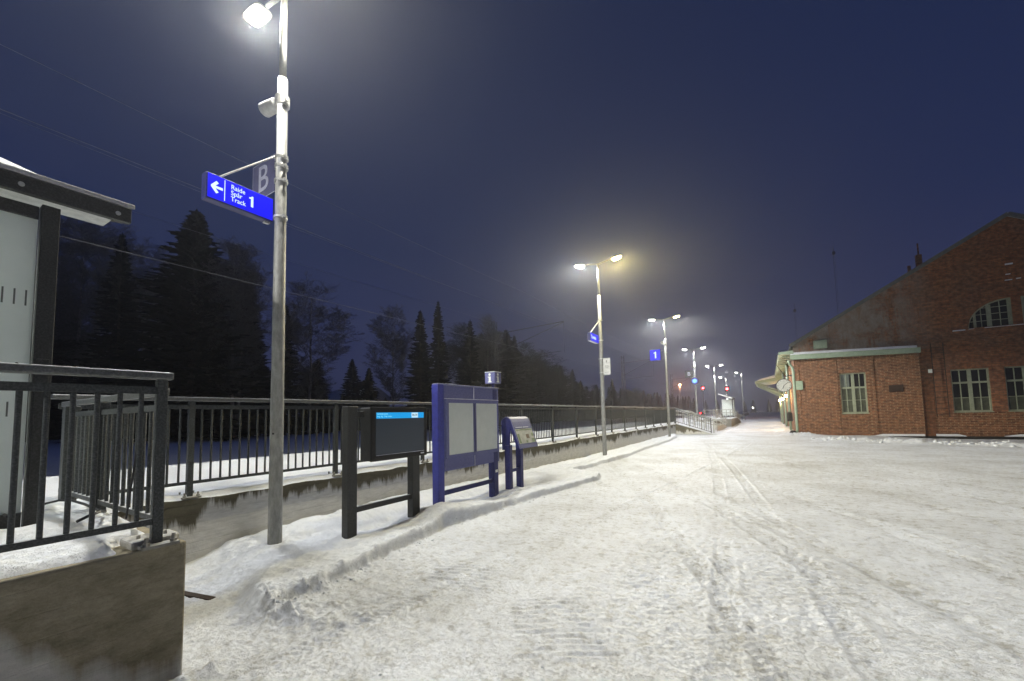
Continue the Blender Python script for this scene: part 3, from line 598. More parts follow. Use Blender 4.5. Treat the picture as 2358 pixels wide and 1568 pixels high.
p6 = lamp_post(LX, 66.5, 0.75, 6.40, 'single-headed lamp post standing behind the far shelter, red signal on it', [(-1, False)], [LP * 0.8])
p7 = lamp_post(-3.38, 74.5, 0.0, 7.60, 'last single-headed lamp post, standing alone right of the far shelter', [(-1, False)], [LP * 0.8])
for z in (5.52, 4.78, 4.66, 4.48, 4.01): clamp(p1, z - 0.0)
clamp(p2, 4.85); clamp(p2, 4.12); clamp(p2, 3.45); clamp(p2, 2.95); clamp(p3, 4.98)

# loudspeakers
def speaker(x, y, z, label, d=(-1, 0, 0)):
    r = thing('loudspeaker', label, 'loudspeaker', (x, y, z), 'loudspeakers on the lamp posts'); dv = Vector(d).normalized()
    n = 18; a = Vector((0, 0, 1)); b = dv.cross(a).normalized(); m = MB(); vs = []
    for s, rr in ((0.11, 0.070), (0.13, 0.078), (0.36, 0.088), (0.385, 0.088), (0.385, 0.077), (0.26, 0.068), (0.22, 0.001)):
        for i in range(n):
            t = 2 * PI * i / n; vs.append(dv * s + (a * math.cos(t) + b * math.sin(t)) * rr + a * (s * 0.10))
    m.add(vs, [(k * n + i, k * n + (i + 1) % n, (k + 1) * n + (i + 1) % n, (k + 1) * n + i) for k in range(6) for i in range(n)] + [tuple(range(n))[::-1]])
    m.build('horn', M['white'], r, smooth=True)
    MB().bar((0, 0, -0.02), dv * 0.30 + Vector((0, 0, -0.02)) + b * 0.11, 0.012, 0.035).build('bracket', M['galv_bright'], r)
    MB().tube((0, 0, -0.07), (0, 0, 0.05), 0.083, n=16).build('collar', M['galv_bright'], r)
    return r
speaker(LX, 2.66, 5.64, 'white cylindrical loudspeaker clamped high on the nearest lamp post', (-1, -0.05, 0.0))
speaker(LX, 25.3, 5.65, 'small white loudspeaker on the post with the number one sign', (-0.3, -1, 0.0))
speaker(LX, 36.6, 5.25, 'small white loudspeaker above the far letter board', (-0.3, -1, 0.0))

# ------------------------------------------------------------------ signs
SG = 'backlit blue signs on lamp posts'
O = (LX - 0.08, 2.58, 4.06)
s1 = thing('direction_sign', 'long backlit blue sign with white arrow and Raide Spår Track 1', 'sign', O, SG)
MB().box(-5.17, -5.055, 1.885, 2.60, 4.055, 4.345).build('housing', M['navy'], s1, 0.006, off=O)
fc = MB().box(-5.055, -5.048, 1.90, 2.59, 4.065, 4.335).build('lit_face', M['signblue'], s1, off=O)
MB().box(-5.16, -5.065, 1.89, 2.595, 4.049, 4.054).build('underside', M['signhaze'], s1, off=O)
MB().box(-5.14, -5.09, 2.52, 2.58, 4.030, 4.048).build('under_bracket', M['galv_bright'], s1, off=O)
def numeral_one(c, h, ax, plane, parent, off):
    pts = [(0.10, -0.5), (0.10, 0.5), (-0.03, 0.5), (-0.09, 0.40), (-0.26, 0.34), (-0.26, 0.22), (-0.10, 0.24), (-0.10, -0.5)]
    P3 = [((plane, c[0] + u * h, c[1] + v * h) if ax == 'y' else (c[0] + u * h, plane, c[1] + v * h)) for u, v in pts]
    return MB().prism(P3, (0.002, 0, 0) if ax == 'y' else (0, -0.002, 0)).build('lettering', M['signwhite'], parent, off=off)
def sgt(body, size, y, z, fat=0.0, align='LEFT', m='signwhite', sx=0.86):
    return text('lettering', body, size, (-5.0455 + 5.08, y - 2.58, z - 4.06), (0, 1, 0), (0, 0, 1), M[m], fc, fat, align, 0.001, sx)
sgt('Raide', 0.078, 2.125, 4.272, 0.0002); sgt('Spår', 0.078, 2.125, 4.203, 0.0002); sgt('Track', 0.078, 2.125, 4.134, 0.0002); numeral_one((2.352, 4.195), 0.130, 'y', -5.0475, fc, O)
MB().box(-5.0475, -5.0455, 2.060, 2.067, 4.08, 4.32).build('divider', M['signwhite'], fc, off=O)
ar = MB(); X0 = -5.0475
def stroke(a, b, w):
    a, b = Vector((0, *a)), Vector((0, *b)); d = (b - a).normalized(); n_ = Vector((0, -d.z, d.y)) * w / 2
    ar.prism([(X0, *(p.yz)) for p in (a + n_, b + n_, b - n_, a - n_)], (0.002, 0, 0))
stroke((1.945, 4.20), (2.045, 4.20), 0.028); ar2 = ar
stroke((1.938, 4.196), (1.992, 4.262), 0.030); stroke((1.938, 4.204), (1.992, 4.138), 0.030)
ar.build('arrow', M['signwhite'], fc, off=O)
MB().tube((-5.0, 2.64, 4.92), (-5.09, 2.03, 4.36), 0.011, n=8).build('stay_rod', M['galv_bright'], s1, off=O)
MB().tube((-5.0, 2.64, 4.10), (-5.08, 2.60, 4.12), 0.014, n=8).build('bracket', M['galv_bright'], s1, off=O)

O = (LX - 0.1, 2.66, 4.5)
s2 = thing('sector_sign', 'dim glass plate with pale letter B beside the nearest post', 'sign', O, 'letter boards on lamp posts')
MB().box(-5.66, -5.12, 2.64, 2.655, 4.49, 4.98).build('plate', mat('dusky_glass_plate', (0.16, 0.16, 0.30), 0.4, scale=5), s2, 0.02, off=O)
ed = MB()
for a, b in (((-5.66, 4.49), (-5.66, 4.98)), ((-5.66, 4.98), (-5.12, 4.98)), ((-5.66, 4.49), (-5.12, 4.49))): ed.tube((a[0], 2.645, a[1]), (b[0], 2.645, b[1]), 0.005, n=6)
ed.build('frosted_rim', M['letter'], s2, off=O)
text('lettering', 'B', 0.50, (-5.39 + 5.1, 2.636 - 2.66, 4.73 - 4.5), (1, 0, 0), (0, 0, 1), M['letter'], s2, 0.002, 'CENTER', 0.001)
for z in (4.60, 4.86): MB().bar((-5.14, 2.65, z), (-5.0, 2.66, z), 0.02, 0.02).build('bracket', M['galv_bright'], s2, off=O)

O = (LX - 0.06, 14.1, 4.15)
s3 = thing('station_name_sign', 'small backlit blue sign reading Tornio hung from the post with the yellow lamp', 'sign', O, SG)
MB().box(-5.19, -5.075, 13.30, 14.08, 4.13, 4.42).build('housing', M['navy'], s3, 0.006, off=O)
f3 = MB().box(-5.075, -5.066, 13.31, 14.07, 4.14, 4.41).build('lit_face', M['signblue'], s3, off=O)
MB().box(-5.18, -5.08, 13.31, 14.07, 4.122, 4.129).build('underside', M['letter'], s3, off=O)
text('lettering', 'Tornio', 0.17, (-5.064 + 5.06, 13.34 - 14.1, 4.27 - 4.15), (0, 1, 0), (0, 0, 1), M['signwhite'], f3, 0.003, 'LEFT', 0.002)
MB().tube((-5.02, 14.1, 4.97), (-5.12, 13.42, 4.42), 0.014, n=8).build('stay_rod', M['galv_bright'], s3, off=O)

O = (LX + 0.08, 14.15, 3.3)
s4 = thing('notice_board', 'white notice sheet on a plate fixed to the post under the small blue sign', 'notice', O)
MB().box(-4.95, -4.69, 14.13, 14.15, 2.98, 3.58).build('plate', M['poster'], s4, 0.004, off=O)
pp = MB().box(-4.94, -4.70, 14.124, 14.129, 3.0, 3.57).build('sheet', M['white'], s4, off=O)
ln = MB()
for k, (x0, x1, z) in enumerate(((-4.90, -4.75, 3.30), (-4.90, -4.73, 3.26), (-4.88, -4.76, 3.22), (-4.91, -4.73, 3.06))): ln.box(x0, x1, 14.121, 14.1235, z, z + 0.013)
ln.box(-4.84, -4.81, 14.121, 14.1235, 3.42, 3.50); ln.build('print', M['dash'], pp, off=O)

O = (-5.62, 25.2, 5.0)
s5 = thing('track_number_sign', 'square backlit blue sign with a white number 1 on the third lamp post', 'sign', O, SG)
MB().box(-5.90, -5.26, 25.18, 25.30, 4.69, 5.36).build('housing', M['navy'], s5, 0.03, off=O)
f5 = MB().box(-5.88, -5.28, 25.168, 25.178, 4.71, 5.34).build('lit_face', M['signblue'], s5, 0.004, off=O)
numeral_one((-5.56, 25.025 - 20.0), 0.40, 'x', 25.165, f5, O)
MB().bar((-5.27, 25.25, 5.25), (-5.0, 25.28, 5.25), 0.03, 0.03).build('bracket', M['galv_bright'], s5, off=O)

O = (-5.3, 36.5, 4.7)
s6 = thing('sector_sign', 'small far letter board reading B on the lamp post behind the stairs', 'sign', O, 'letter boards on lamp posts')
MB().box(-5.75, -5.12, 36.48, 36.50, 4.43, 4.98).build('plate', M['black'], s6, off=O)
text('lettering', 'B', 0.42, (-5.45 + 5.3, 36.475 - 36.5, 0.0), (1, 0, 0), (0, 0, 1), M['letter'], s6, 0.012, 'CENTER', 0.002)
O = (-5.0, 36.4, 4.1)
s7 = thing('round_sign', 'glowing round blue sign below the far letter board', 'sign', O)
MB().tube((-5.02, 36.40, 4.1), (-5.02, 36.52, 4.1), 0.30, n=24).build('housing', M['navy'], s7, off=O)
MB().tube((-5.02, 36.385, 4.1), (-5.02, 36.399, 4.1), 0.17, n=24).build('lit_face', M['bluelens'], s7, off=O)

# ------------------------------------------------------------------ information screen
O = (-4.55, 3.36, 0.1)
ms = thing('information_screen', 'black timetable screen with a cyan header strip on two charcoal posts', 'screen', O)
MB().box(-4.64, -4.52, 3.29, 3.43, -0.1, 1.765).build('leg', M['charcoal'], ms, 0.006, off=O)
MB().box(-4.64, -4.52, 4.40, 4.54, -0.1, 1.70).build('leg', M['charcoal'], ms, 0.006, off=O)
MB().box(-4.60, -4.56, 3.43, 4.40, 0.40, 0.47).build('crossbar', M['charcoal'], ms, 0.004, off=O)
MB().box(-4.62, -4.58, 3.43, 4.40, 1.62, 1.70).build('crossbar', M['charcoal'], ms, 0.004, off=O)
MB().box(-4.66, -4.46, 3.58, 4.585, 1.04, 1.745).build('cabinet', M['charcoal'], ms, 0.008, off=O)
bz = MB().box(-4.462, -4.42, 3.575, 4.59, 1.035, 1.75).build('bezel', M['black'], ms, 0.006, off=O)
sc = MB().box(-4.420, -4.417, 3.64, 4.53, 1.115, 1.685).build('display', M['screen'], ms, off=O)
MB().box(-4.4165, -4.4155, 3.645, 4.525, 1.598, 1.68).build('header_strip', M['screenblue'], sc, off=O)
MB().box(-4.4150, -4.4142, 4.275, 4.405, 1.603, 1.676).build('clock_box', M['screenwhite'], sc, off=O)
def st(b, size, y, z, m): text('lettering', b, size, (-4.4135 + 4.55, y - 3.36, z - 0.1), (0, 1, 0), (0, 0, 1), M[m], sc, 0.0, 'LEFT', 0.0004)
st('Lähtevät junat', 0.032, 3.655, 1.661, 'screentext'); st('Avg. tåg   Dep. trains', 0.030, 3.655, 1.628, 'screentext'); st('06:34', 0.046, 4.288, 1.640, 'ink')
MB().box(-4.4155, -4.412, 3.645, 4.525, 1.108, 1.113).build('bezel_trim', M['letter'], bz, off=O)
MB().box(-4.4195, -4.417, 4.46, 4.53, 1.068, 1.086).build('maker_plate', M['letter'], bz, 0.003, off=O)

# ------------------------------------------------------------------ blue notice board
O = (-4.6, 5.12, 0.1)
bb = thing('notice_board', 'tall frosted blue board with two pale framed panels side by side on two legs', 'notice board', O)
MB().box(-4.72, -4.58, 5.02, 5.17, -0.15, 2.15).build('leg', M['blue'], bb, 0.012, off=O)  # leg facing the lamp, its lit look painted in
MB().box(-4.72, -4.58, 6.60, 6.75, -0.15, 2.13).build('leg', M['navy'], bb, 0.012, off=O)
MB().box(-4.67, -4.63, 5.17, 6.60, 0.30, 0.38).build('crossbar', M['navy'], bb, 0.006, off=O)
MB().box(-4.69, -4.585, 5.175, 6.80, 0.70, 2.14).build('cabinet', M['bluegrey'], bb, 0.012, off=O)
MB().box(-4.70, -4.575, 5.02, 6.81, 2.141, 2.158).build('top_cap', M['bluegrey'], bb, 0.005, off=O)
for y0, y1 in ((5.27, 5.955), (6.03, 6.72)):
    fr = MB(); X1, X2 = -4.586, -4.562
    fr.box(X1, X2, y0 - 0.06, y0, 0.90, 1.90).box(X1, X2, y1, y1 + 0.04, 0.90, 1.90).box(X1, X2, y0, y1, 0.90, 0.96).box(X1, X2, y0, y1, 1.84, 1.90)
    f_ = fr.build('case_frame', M['bluegrey'], bb, off=O)
    MB().box(-4.583, -4.574, y0 + 0.002, y1 - 0.002, 0.962, 1.838).build('panel', M['poster'], f_, off=O)
tr = MB().box(-4.584, -4.578, 5.18, 6.79, 1.905, 1.915).box(-4.584, -4.578, 5.985, 5.995, 0.71, 0.895).box(-4.584, -4.578, 5.985, 5.995, 1.918, 2.13)
tr.build('joint_trim', M['letter'], bb, off=O)
MB().box(-4.5795, -4.5765, 6.64, 6.72, 0.50, 0.55).build('sticker', M['poster'], bb, off=O)

# information cube on its own pole behind the board
O = (-4.83, 6.98, 0.1)
ic = thing('information_cube', 'small grey-blue cube with white letter i on a pole behind the blue board', 'sign', O)
MB().tube((-4.83, 6.98, 0), (-4.83, 6.98, 2.27), 0.03, n=12).build('pole', M['navy'], ic, off=O)
cu = MB().box(-4.95, -4.71, 6.86, 7.10, 2.27, 2.50).build('cube', M['bluegrey'], ic, 0.006, off=O)
MB().box(-4.955, -4.705, 6.855, 7.105, 2.502, 2.514).build('snow_cap', M['snow_clean'], cu, off=O)
def letter_i(ax):
    m = MB(); T3 = lambda u, w, d: (u, -d, w + 2.285) if ax == 'x' else (d, u, w + 2.285)
    ex = (0, -0.002, 0) if ax == 'x' else (0.002, 0, 0)
    m.prism([T3(0.028 * math.cos(PI * k / 8), 0.068 + 0.028 * math.sin(PI * k / 8), 0.1215) for k in range(16)], ex)
    m.prism([T3(u, w, 0.1215) for u, w in ((-0.042, -0.095), (0.046, -0.095), (0.046, -0.072), (0.028, -0.072), (0.028, 0.028), (-0.042, 0.028), (-0.042, 0.006), (-0.022, 0.006), (-0.022, -0.072), (-0.042, -0.072))], ex)
    m.build('lettering', M['poster'], cu)
letter_i('x'); letter_i('y')

# ------------------------------------------------------------------ map lectern
O = (-4.5, 7.2, 0.1)
lc = thing('map_lectern', 'low blue lectern with rounded top and sloping station map on two legs', 'lectern', O)
MB().box(-4.62, -4.50, 7.04, 7.15, -0.1, 1.0).build('leg', M['navy'], lc, 0.006, off=O)
MB().box(-4.62, -4.50, 7.47, 7.58, -0.1, 1.0).build('leg', M['navy'], lc, 0.006, off=O)
MB().box(-4.58, -4.54, 7.15, 7.47, 0.44, 0.50).build('crossbar', M['navy'], lc, off=O)
# side profile in x-z, arched top, front slope
pf = [(-4.68, 0.90)]
pf += [(-4.68, 1.42)] + [(-4.555 + 0.125 * math.cos(a), 1.45 + 0.125 * math.sin(a)) for a in [PI * (1 - k / 9) for k in range(1, 8)]]
cur = [(-4.43, 1.47), (-4.36, 1.28), (-4.24, 0.94)]
out = pf + cur
MB().prism([(x, 7.045, z) for x, z in out] + [(-4.32, 7.045, 0.94), (-4.48, 7.045, 1.34), (-4.50, 7.045, 0.90)], (0, 0.02, 0)).build('side_cheek', M['navy'], lc, off=O)
MB().prism([(x, 7.74, z) for x, z in out] + [(-4.32, 7.74, 0.94), (-4.48, 7.74, 1.34), (-4.50, 7.74, 0.90)], (0, 0.02, 0)).build('side_cheek', M['navy'], lc, off=O)
skin = MB(); arc_ = pf[1:] + cur; n = len(arc_)
vs = [(x, y, z) for y in (7.03, 7.775) for x, z in arc_] + [(x - 0.012, y, z - 0.012) for y in (7.03, 7.775) for x, z in arc_]
fs = [(i, n + i, n + i + 1, i + 1) for i in range(n - 1)] + [(2 * n + i, 2 * n + i + 1, 3 * n + i + 1, 3 * n + i) for i in range(n - 1)] + [(i, i + 1, 2 * n + i + 1, 2 * n + i) for i in range(n - 1)] + [(n + i, 3 * n + i, 3 * n + i + 1, n + i + 1) for i in range(n - 1)]
skin.add(vs, fs).build('curved_top', M['bluegrey'], lc, off=O)
# map panel on the slope from (-4.36,1.28) to (-4.24,.94)
s0 = Vector((-4.415, 0, 1.43)); s1_ = Vector((-4.24, 0, 0.94)); dv = (s1_ - s0).normalized(); nv = Vector((-dv.z, 0, dv.x)); nv = nv if nv.x > 0 else -nv
def slope_quad(y0, y1, a, b, lift):   # a,b distance down the slope
    L0 = s0 + dv * a + nv * lift; L1 = s0 + dv * b + nv * lift
    return [(L1.x, y0, L1.z), (L1.x, y1, L1.z), (L0.x, y1, L0.z), (L0.x, y0, L0.z)]
mp = MB().prism(slope_quad(7.07, 7.735, 0.115, 0.43, 0.004), -nv * 0.003).build('map_panel', M['map'], lc, off=O)
g_ = MB()
for q in ((7.085, 7.16, 0.22, 0.42), (7.60, 7.73, 0.34, 0.42), (7.64, 7.72, 0.22, 0.29), (7.08, 7.73, 0.13, 0.15), (7.36, 7.42, 0.37, 0.42)): g_.prism(slope_quad(*q, 0.0065), -nv * 0.002)
g_.build('map_green_areas', M['mapgreen'], mp, off=O)
MB().prism(slope_quad(7.41, 7.53, 0.24, 0.33, 0.0065), -nv * 0.002).build('map_brown_block', M['mapbrown'], mp, off=O)
g2 = MB()
for q in ((7.10, 7.36, 0.075, 0.093), (7.39, 7.62, 0.075, 0.093)): g2.prism(slope_quad(*q, 0.009), -nv * 0.002)
g2.build('title_lines', M['letter'], lc, off=O)

# ------------------------------------------------------------------ ramp and stair beyond the wall end
O = (-4.5, 32.0, 0)
rw = thing('access_ramp', 'snow-covered concrete ramp descending from the platform at the end of the wall', 'ramp', O)
MB().prism([(-5.70, 31.07, -0.3), (-5.70, 31.07, 0.745), (-3.25, 31.07, -0.02), (-3.25, 31.07, -0.3)], (0, 0.15, 0)).build('side_wall', M['wall_ramp'], rw, off=O)
MB().prism([(-5.70, 31.23, -0.3), (-5.70, 31.23, 0.77), (-3.0, 31.23, 0.0), (-3.0, 31.23, -0.3)], (0, 3.75, 0)).build('ramp_surface', M['snow_clean'], rw, off=O)
MB().prism([(-5.72, 31.02, 0.747), (-5.72, 31.02, 0.80), (-3.2, 31.02, 0.035), (-3.2, 31.02, -0.015)], (0, 0.22, 0)).build('coping_snow', M['snow_clean'], rw, off=O)
O = (-4.5, 31.1, 0.4)
rf = thing('ramp_railing', 'sloping dark railing with bars running down from the platform corner', 'railing', O)
railing(rf, O, (-5.70, 31.1, 0.80), (-3.42, 31.1, 0.05), [0.02, 2.28], 0.12, spacing=0.14, top=1.10, plate=False, post_w=0.06)
def tube_rail(label, pts, posts, O, zs=(0.62, 0.92), loops=True):
    r = thing('handrail', label, 'handrail', O, 'tubular handrails of the far ramps')
    for z in zs:
        MB().path([Vector(p) + Vector((0, 0, z)) for p in pts], 0.030, 8).build('tube', M['ramptube'], r, smooth=True, off=O)
    for e, o2 in ((pts[0], pts[1]), (pts[-1], pts[-2])):
        e, o2 = Vector(e), Vector(o2); d = (e - o2).normalized()
        MB().path([e + Vector((0, 0, zs[0])), e + d * 0.22 + Vector((0, 0, zs[0] + 0.03)), e + d * 0.28 + Vector((0, 0, (zs[0] + zs[1]) / 2)), e + d * 0.22 + Vector((0, 0, zs[1] - 0.03)), e + Vector((0, 0, zs[1]))], 0.024, 8).build('end_loop', M['ramptube'], r, smooth=True, off=O)
    for p in posts: MB().tube(Vector(p), Vector(p) + Vector((0, 0, zs[1])), 0.026, n=8).build('post', M['ramptube'], r, off=O)
    return r
def lerp(a, b, t): return tuple(a[i] + (b[i] - a[i]) * t for i in range(3))
def ramp_rail(label, a, top, bot, b, n):
    pts = [a, top, bot, b]; posts = [a] + [lerp(top, bot, k / n) for k in range(n + 1)]
    tube_rail(label, pts, posts, top)
ramp_rail('tubular handrail just behind the sloping bar railing', (-6.5, 31.5, 0.75), (-5.6, 31.5, 0.75), (-3.3, 31.5, 0.02), (-3.0, 31.5, 0.0), 3)
ramp_rail('tubular handrail on the far side of the first ramp', (-6.5, 33.7, 0.75), (-5.6, 33.7, 0.75), (-3.3, 33.7, 0.02), (-2.9, 33.7, 0.0), 3)
# long ramp along the platform
O = (-4.5, 42, 0)
lr = thing('access_ramp', 'long snow-covered ramp running beside the platform beyond the first one', 'ramp', O)
MB().prism([(-5.71, 35.0, -0.3), (-5.71, 35.0, 0.76), (-5.71, 36.5, 0.76), (-5.71, 44.5, 0.0), (-5.71, 44.5, -0.3)], (2.1, 0, 0)).build('ramp_surface', M['snow_clean'], lr, off=O)
MB().prism([(-3.60, 35.0, -0.3), (-3.60, 35.0, 0.80), (-3.60, 36.5, 0.80), (-3.60, 44.5, 0.04), (-3.60, 44.5, -0.3)], (0.14, 0, 0)).build('side_wall', M['wall'], lr, off=O)
ramp_rail('tubular handrail on the yard side of the long ramp', (-3.62, 35.1, 0.76), (-3.62, 36.5, 0.76), (-3.62, 44.5, 0.0), (-3.62, 45.0, 0.0), 5)
ramp_rail('tubular handrail on the platform side of the long ramp', (-5.5, 35.1, 0.76), (-5.5, 36.5, 0.76), (-5.5, 44.5, 0.0), (-5.5, 45.0, 0.0), 5)
O = (-4.2, 54, 0)
l2 = thing('access_ramp', 'far greenish-lit ramp block in front of the distant shelter', 'ramp', O)
MB().prism([(-5.71, 46.0, -0.3), (-5.71, 46.0, 0.76), (-5.71, 55.0, 0.76), (-5.71, 62.0, 0.2), (-5.71, 62.0, -0.3)], (2.5, 0, 0)).build('ramp_body', M['conc'], l2, off=O)
MB().box(-5.70, -3.15, 46.0, 55.0, 0.765, 0.82).build('snow_layer', M['snow_clean'], l2, off=O)
ramp_rail('tubular handrail on the edge of the far ramp block', (-3.25, 46.3, 0.78), (-3.25, 52.0, 0.78), (-3.25, 61.5, 0.15), (-3.25, 62.2, 0.1), 6)
ramp_rail('tubular handrail across the front of the far ramp block', (-5.5, 46.2, 0.78), (-5.0, 46.2, 0.78), (-3.6, 46.2, 0.78), (-3.3, 46.2, 0.78), 3)

# far shelter: a copy
fs_ = copy_tree(sh); fs_.location = (-3.50, 56.9, 0.70); fs_.scale = (0.88, 1.0, 0.93)
fs_['label'] = 'distant lit shelter with pale glass panel and snowy roof at the end of the platform'
bpy.context.view_layer.update()

# ------------------------------------------------------------------ brick station building
O = (1.5, 31.0, 0)
bd = thing('station_building', 'large red brick station building with tall gable and snowy side eave', 'building', O)
bx0, bx1, by0, by1 = 1.5, 20.46, 31.0, 58.0; ZE, XA, ZA = 5.55, 10.98, 11.28
fw, gw = MB(), MB()
fac_Y = 31.0
# openings on the facade as real recesses: wall built of strips
wins = [(8.37, 9.80, 1.26, 3.52), (10.32, 11.74, 1.26, 3.52), (12.22, 13.62, 1.26, 3.52), (16.6, 17.9, 1.26, 3.52)]
def strip_wall(mb, x0, x1, z0, z1, Yf, Yb, openings):
    xs = sorted({x0, x1} | {w[0] for w in openings} | {w[1] for w in openings})
    for a, b in zip(xs, xs[1:]):
        o = [w for w in openings if w[0] <= a + 1e-6 and w[1] >= b - 1e-6]
        if not o: mb.box(a, b, Yf, Yb, z0, z1)
        else:
            w_ = o[0]; mb.box(a, b, Yf, Yb, z0, w_[2]); mb.box(a, b, Yf, Yb, w_[3], z1)
strip_wall(fw, 7.16, bx1, -0.4, 5.18, fac_Y, fac_Y + 0.35, wins)
fw.build('front_wall', M['brick_up'], bd, off=O)
# brighter brick band on the lower wall, 20 mm proud
pw = MB(); strip_wall(pw, 7.17, bx1 + 0.01, -0.39, 1.22, fac_Y - 0.02, fac_Y - 0.001, []); pw.build('lower_brick_band', M['brick'], bd, off=O)
# side wing wall (left annex front), proud of the gable
aw = MB(); strip_wall(aw, 1.5, 7.15, -0.4, 4.72, fac_Y - 0.25, fac_Y + 0.1, [(3.66, 4.86, 1.29, 3.64)])
aw.build('wing_wall', M['brick'], bd, off=O)
pl = MB()
for x0, x1, z0, z1 in ((3.30, 3.56, -0.3, 4.6), (4.96, 5.22, -0.3, 4.6), (1.50, 1.72, -0.3, 4.6)): pl.box(x0, x1, fac_Y - 0.285, fac_Y - 0.251, z0, z1)
pl.build('pilaster', M['brick'], bd, off=O)
MB().box(3.75, 4.77, fac_Y - 0.27, fac_Y - 0.251, 0.2, 1.0).build('under_window_panel', M['brick'], bd, off=O)
# gable above
gb = MB(); gpts = [(bx0, ZE - 0.75), (bx0, ZE), (XA, ZA), (bx1, ZE), (bx1, ZE - 0.36), (7.16, ZE - 0.36), (7.16, ZE - 0.75)]
# cut-outs for the quarter-round windows by building the gable in columns
def zt(x): return ZE + (ZA - ZE) * (1 - abs(x - XA) / (XA - bx0))
def arch(x):      # top of quarter window at x
    for x0, x1, s in ((9.19, 10.82, 1), (11.14, 12.77, -1)):
        if x0 < x < x1:
            u = (x - x0) / (x1 - x0) if s == 1 else (x1 - x) / (x1 - x0)
            return 5.66 + 1.42 * math.sqrt(max(0, 1 - (1 - u) ** 2))
    return None
xs = sorted(set([round(v, 3) for v in list(np.linspace(bx0, 9.19, 12)) + list(np.linspace(9.19, 10.82, 17)) + [XA] + list(np.linspace(11.14, 12.77, 17)) + list(np.linspace(12.77, bx1, 12)) + [7.16]]))
for a, b in zip(xs, xs[1:]):
    mid = (a + b) / 2; zb = 4.74 if mid < 7.16 else 5.181; aa = arch(mid)
    if aa is None: gb.prism([(a, fac_Y, zb), (b, fac_Y, zb), (b, fac_Y, zt(b)), (a, fac_Y, zt(a))], (0, 0.35, 0))
    else:
        a1 = arch(a + 1e-4) or 5.66; b1 = arch(b - 1e-4) or 5.66
        gb.prism([(a, fac_Y, zb), (b, fac_Y, zb), (b, fac_Y, 5.66), (a, fac_Y, 5.66)], (0, 0.35, 0))
        gb.prism([(a, fac_Y, a1), (b, fac_Y, b1), (b, fac_Y, zt(b)), (a, fac_Y, zt(a))], (0, 0.35, 0))
gb.build('gable_wall', M['brick_up'], bd, off=O)
# string courses and corner joint
sc_ = MB()
for z0, z1, p in ((5.10, 5.22, 0.07), (4.42, 4.50, 0.05)): sc_.box(7.70, bx1, fac_Y - p, fac_Y - 0.001, z0, z1)
sc_.build('string_course', M['brick_up'], bd, off=O)
MB().box(7.17, 7.62, fac_Y - 0.05, fac_Y - 0.021, -0.3, 4.9).build('pilaster', M['brick_up'], bd, off=O)
sn = MB().box(8.60, 9.06, fac_Y - 0.10, fac_Y - 0.02, 5.56, 5.61).box(9.2, 9.4, fac_Y - 0.06, fac_Y - 0.02, 5.60, 5.62)
sn.box(10.72, 10.98, fac_Y - 0.07, fac_Y - 0.001, 8.75, 8.82).box(10.70, 10.86, fac_Y - 0.07, fac_Y - 0.001, 8.24, 8.28).box(10.66, 10.9, fac_Y - 0.07, fac_Y - 0.001, 7.94, 7.98).box(11.05, 11.2, fac_Y - 0.07, fac_Y - 0.001, 7.96, 8.0).box(9.78, 11.6, fac_Y - 0.09, fac_Y - 0.001, 5.60, 5.625)
sn.build('ledge_snow', M['snow_clean'], bd, off=O)
# plinth ledge with snow
MB().box(1.5, bx1, fac_Y - 0.33, fac_Y - 0.26, -0.4, -0.02).build('plinth', M['plinth'], bd, off=O)
MB().box(7.16, bx1, fac_Y - 0.26, fac_Y - 0.021, -0.4, -0.03).build('plinth', M['plinth'], bd, off=O)
ps = MB()
for x0, x1 in ((4.95, 7.09), (7.54, 8.66), (10.0, 12.6)):
    n = 14; vs = []
    for i in range(n + 1):
        t = i / n; x = x0 + (x1 - x0) * t; hgt_ = 0.095 * min(1, 5 * t) if x0 > 9 or x0 < 5 else 0.10 * min(1, 4 * (1 - t))
        vs += [(x, fac_Y - 0.345, -0.018), (x, fac_Y - 0.335, -0.015 + hgt_), (x, fac_Y - 0.24, 0.0 + hgt_), (x, fac_Y - 0.24, -0.018)]
    ps.add(vs, [(4 * i + k, 4 * i + 4 + k, 4 * i + 5 + k, 4 * i + 1 + k) for i in range(n) for k in range(3)])
ps.build('plinth_snow', M['snow_clean'], bd, off=O)
# side and rear walls, roof
MB().box(bx0, bx0 + 0.35, fac_Y + 0.36, by1, -0.4, 5.2).build('side_wall', M['brick'], bd, off=O)
MB().box(bx1 - 0.35, bx1, fac_Y + 0.36, by1, -0.4, 5.5).build('side_wall', M['brick_up'], bd, off=O)
MB().prism([(bx0, by1, -0.4), (bx1, by1, -0.4), (bx1, by1, ZE), (XA, by1, ZA), (bx0, by1, ZE)], (0, 0.3, 0)).build('rear_wall', M['brick_up'], bd, off=O)
rf_ = MB()
for s, xe_ in ((-1, bx0), (1, bx1)):
    a = Vector((XA, 30.9, ZA + 0.02)); b = Vector((xe_ + s * 0.15, 30.9, ZE - 0.09 + 0.02)); up = Vector((0, 0, 0.16))
    rf_.prism([a, b, b + up, a + up], (0, 27.6, 0))
ro = rf_.build('roof', mat('snowy_roof', (0.42, 0.44, 0.48), 0.8, frost=0.8), bd, off=O)
vg = MB()
for s, xe_ in ((-1, bx0), (1, bx1)):
    vg.bar((XA, 30.88, ZA + 0.10), (xe_ + s * 0.17, 30.88, ZE + 0.01), 0.05, 0.20)
vg.build('verge_board', mat('frosty_verge', (0.16, 0.17, 0.16), 0.7), ro, off=O)
ch = MB().box(7.95, 8.2, 33, 33.25, 9.2, 10.6).tube((7.6, 33, 9.0), (7.6, 33, 10.0), 0.08).tube((8.08, 33.1, 10.6), (8.08, 33.1, 11.3), 0.04)
ch.build('chimney', M['brick_up'], ro, off=O)
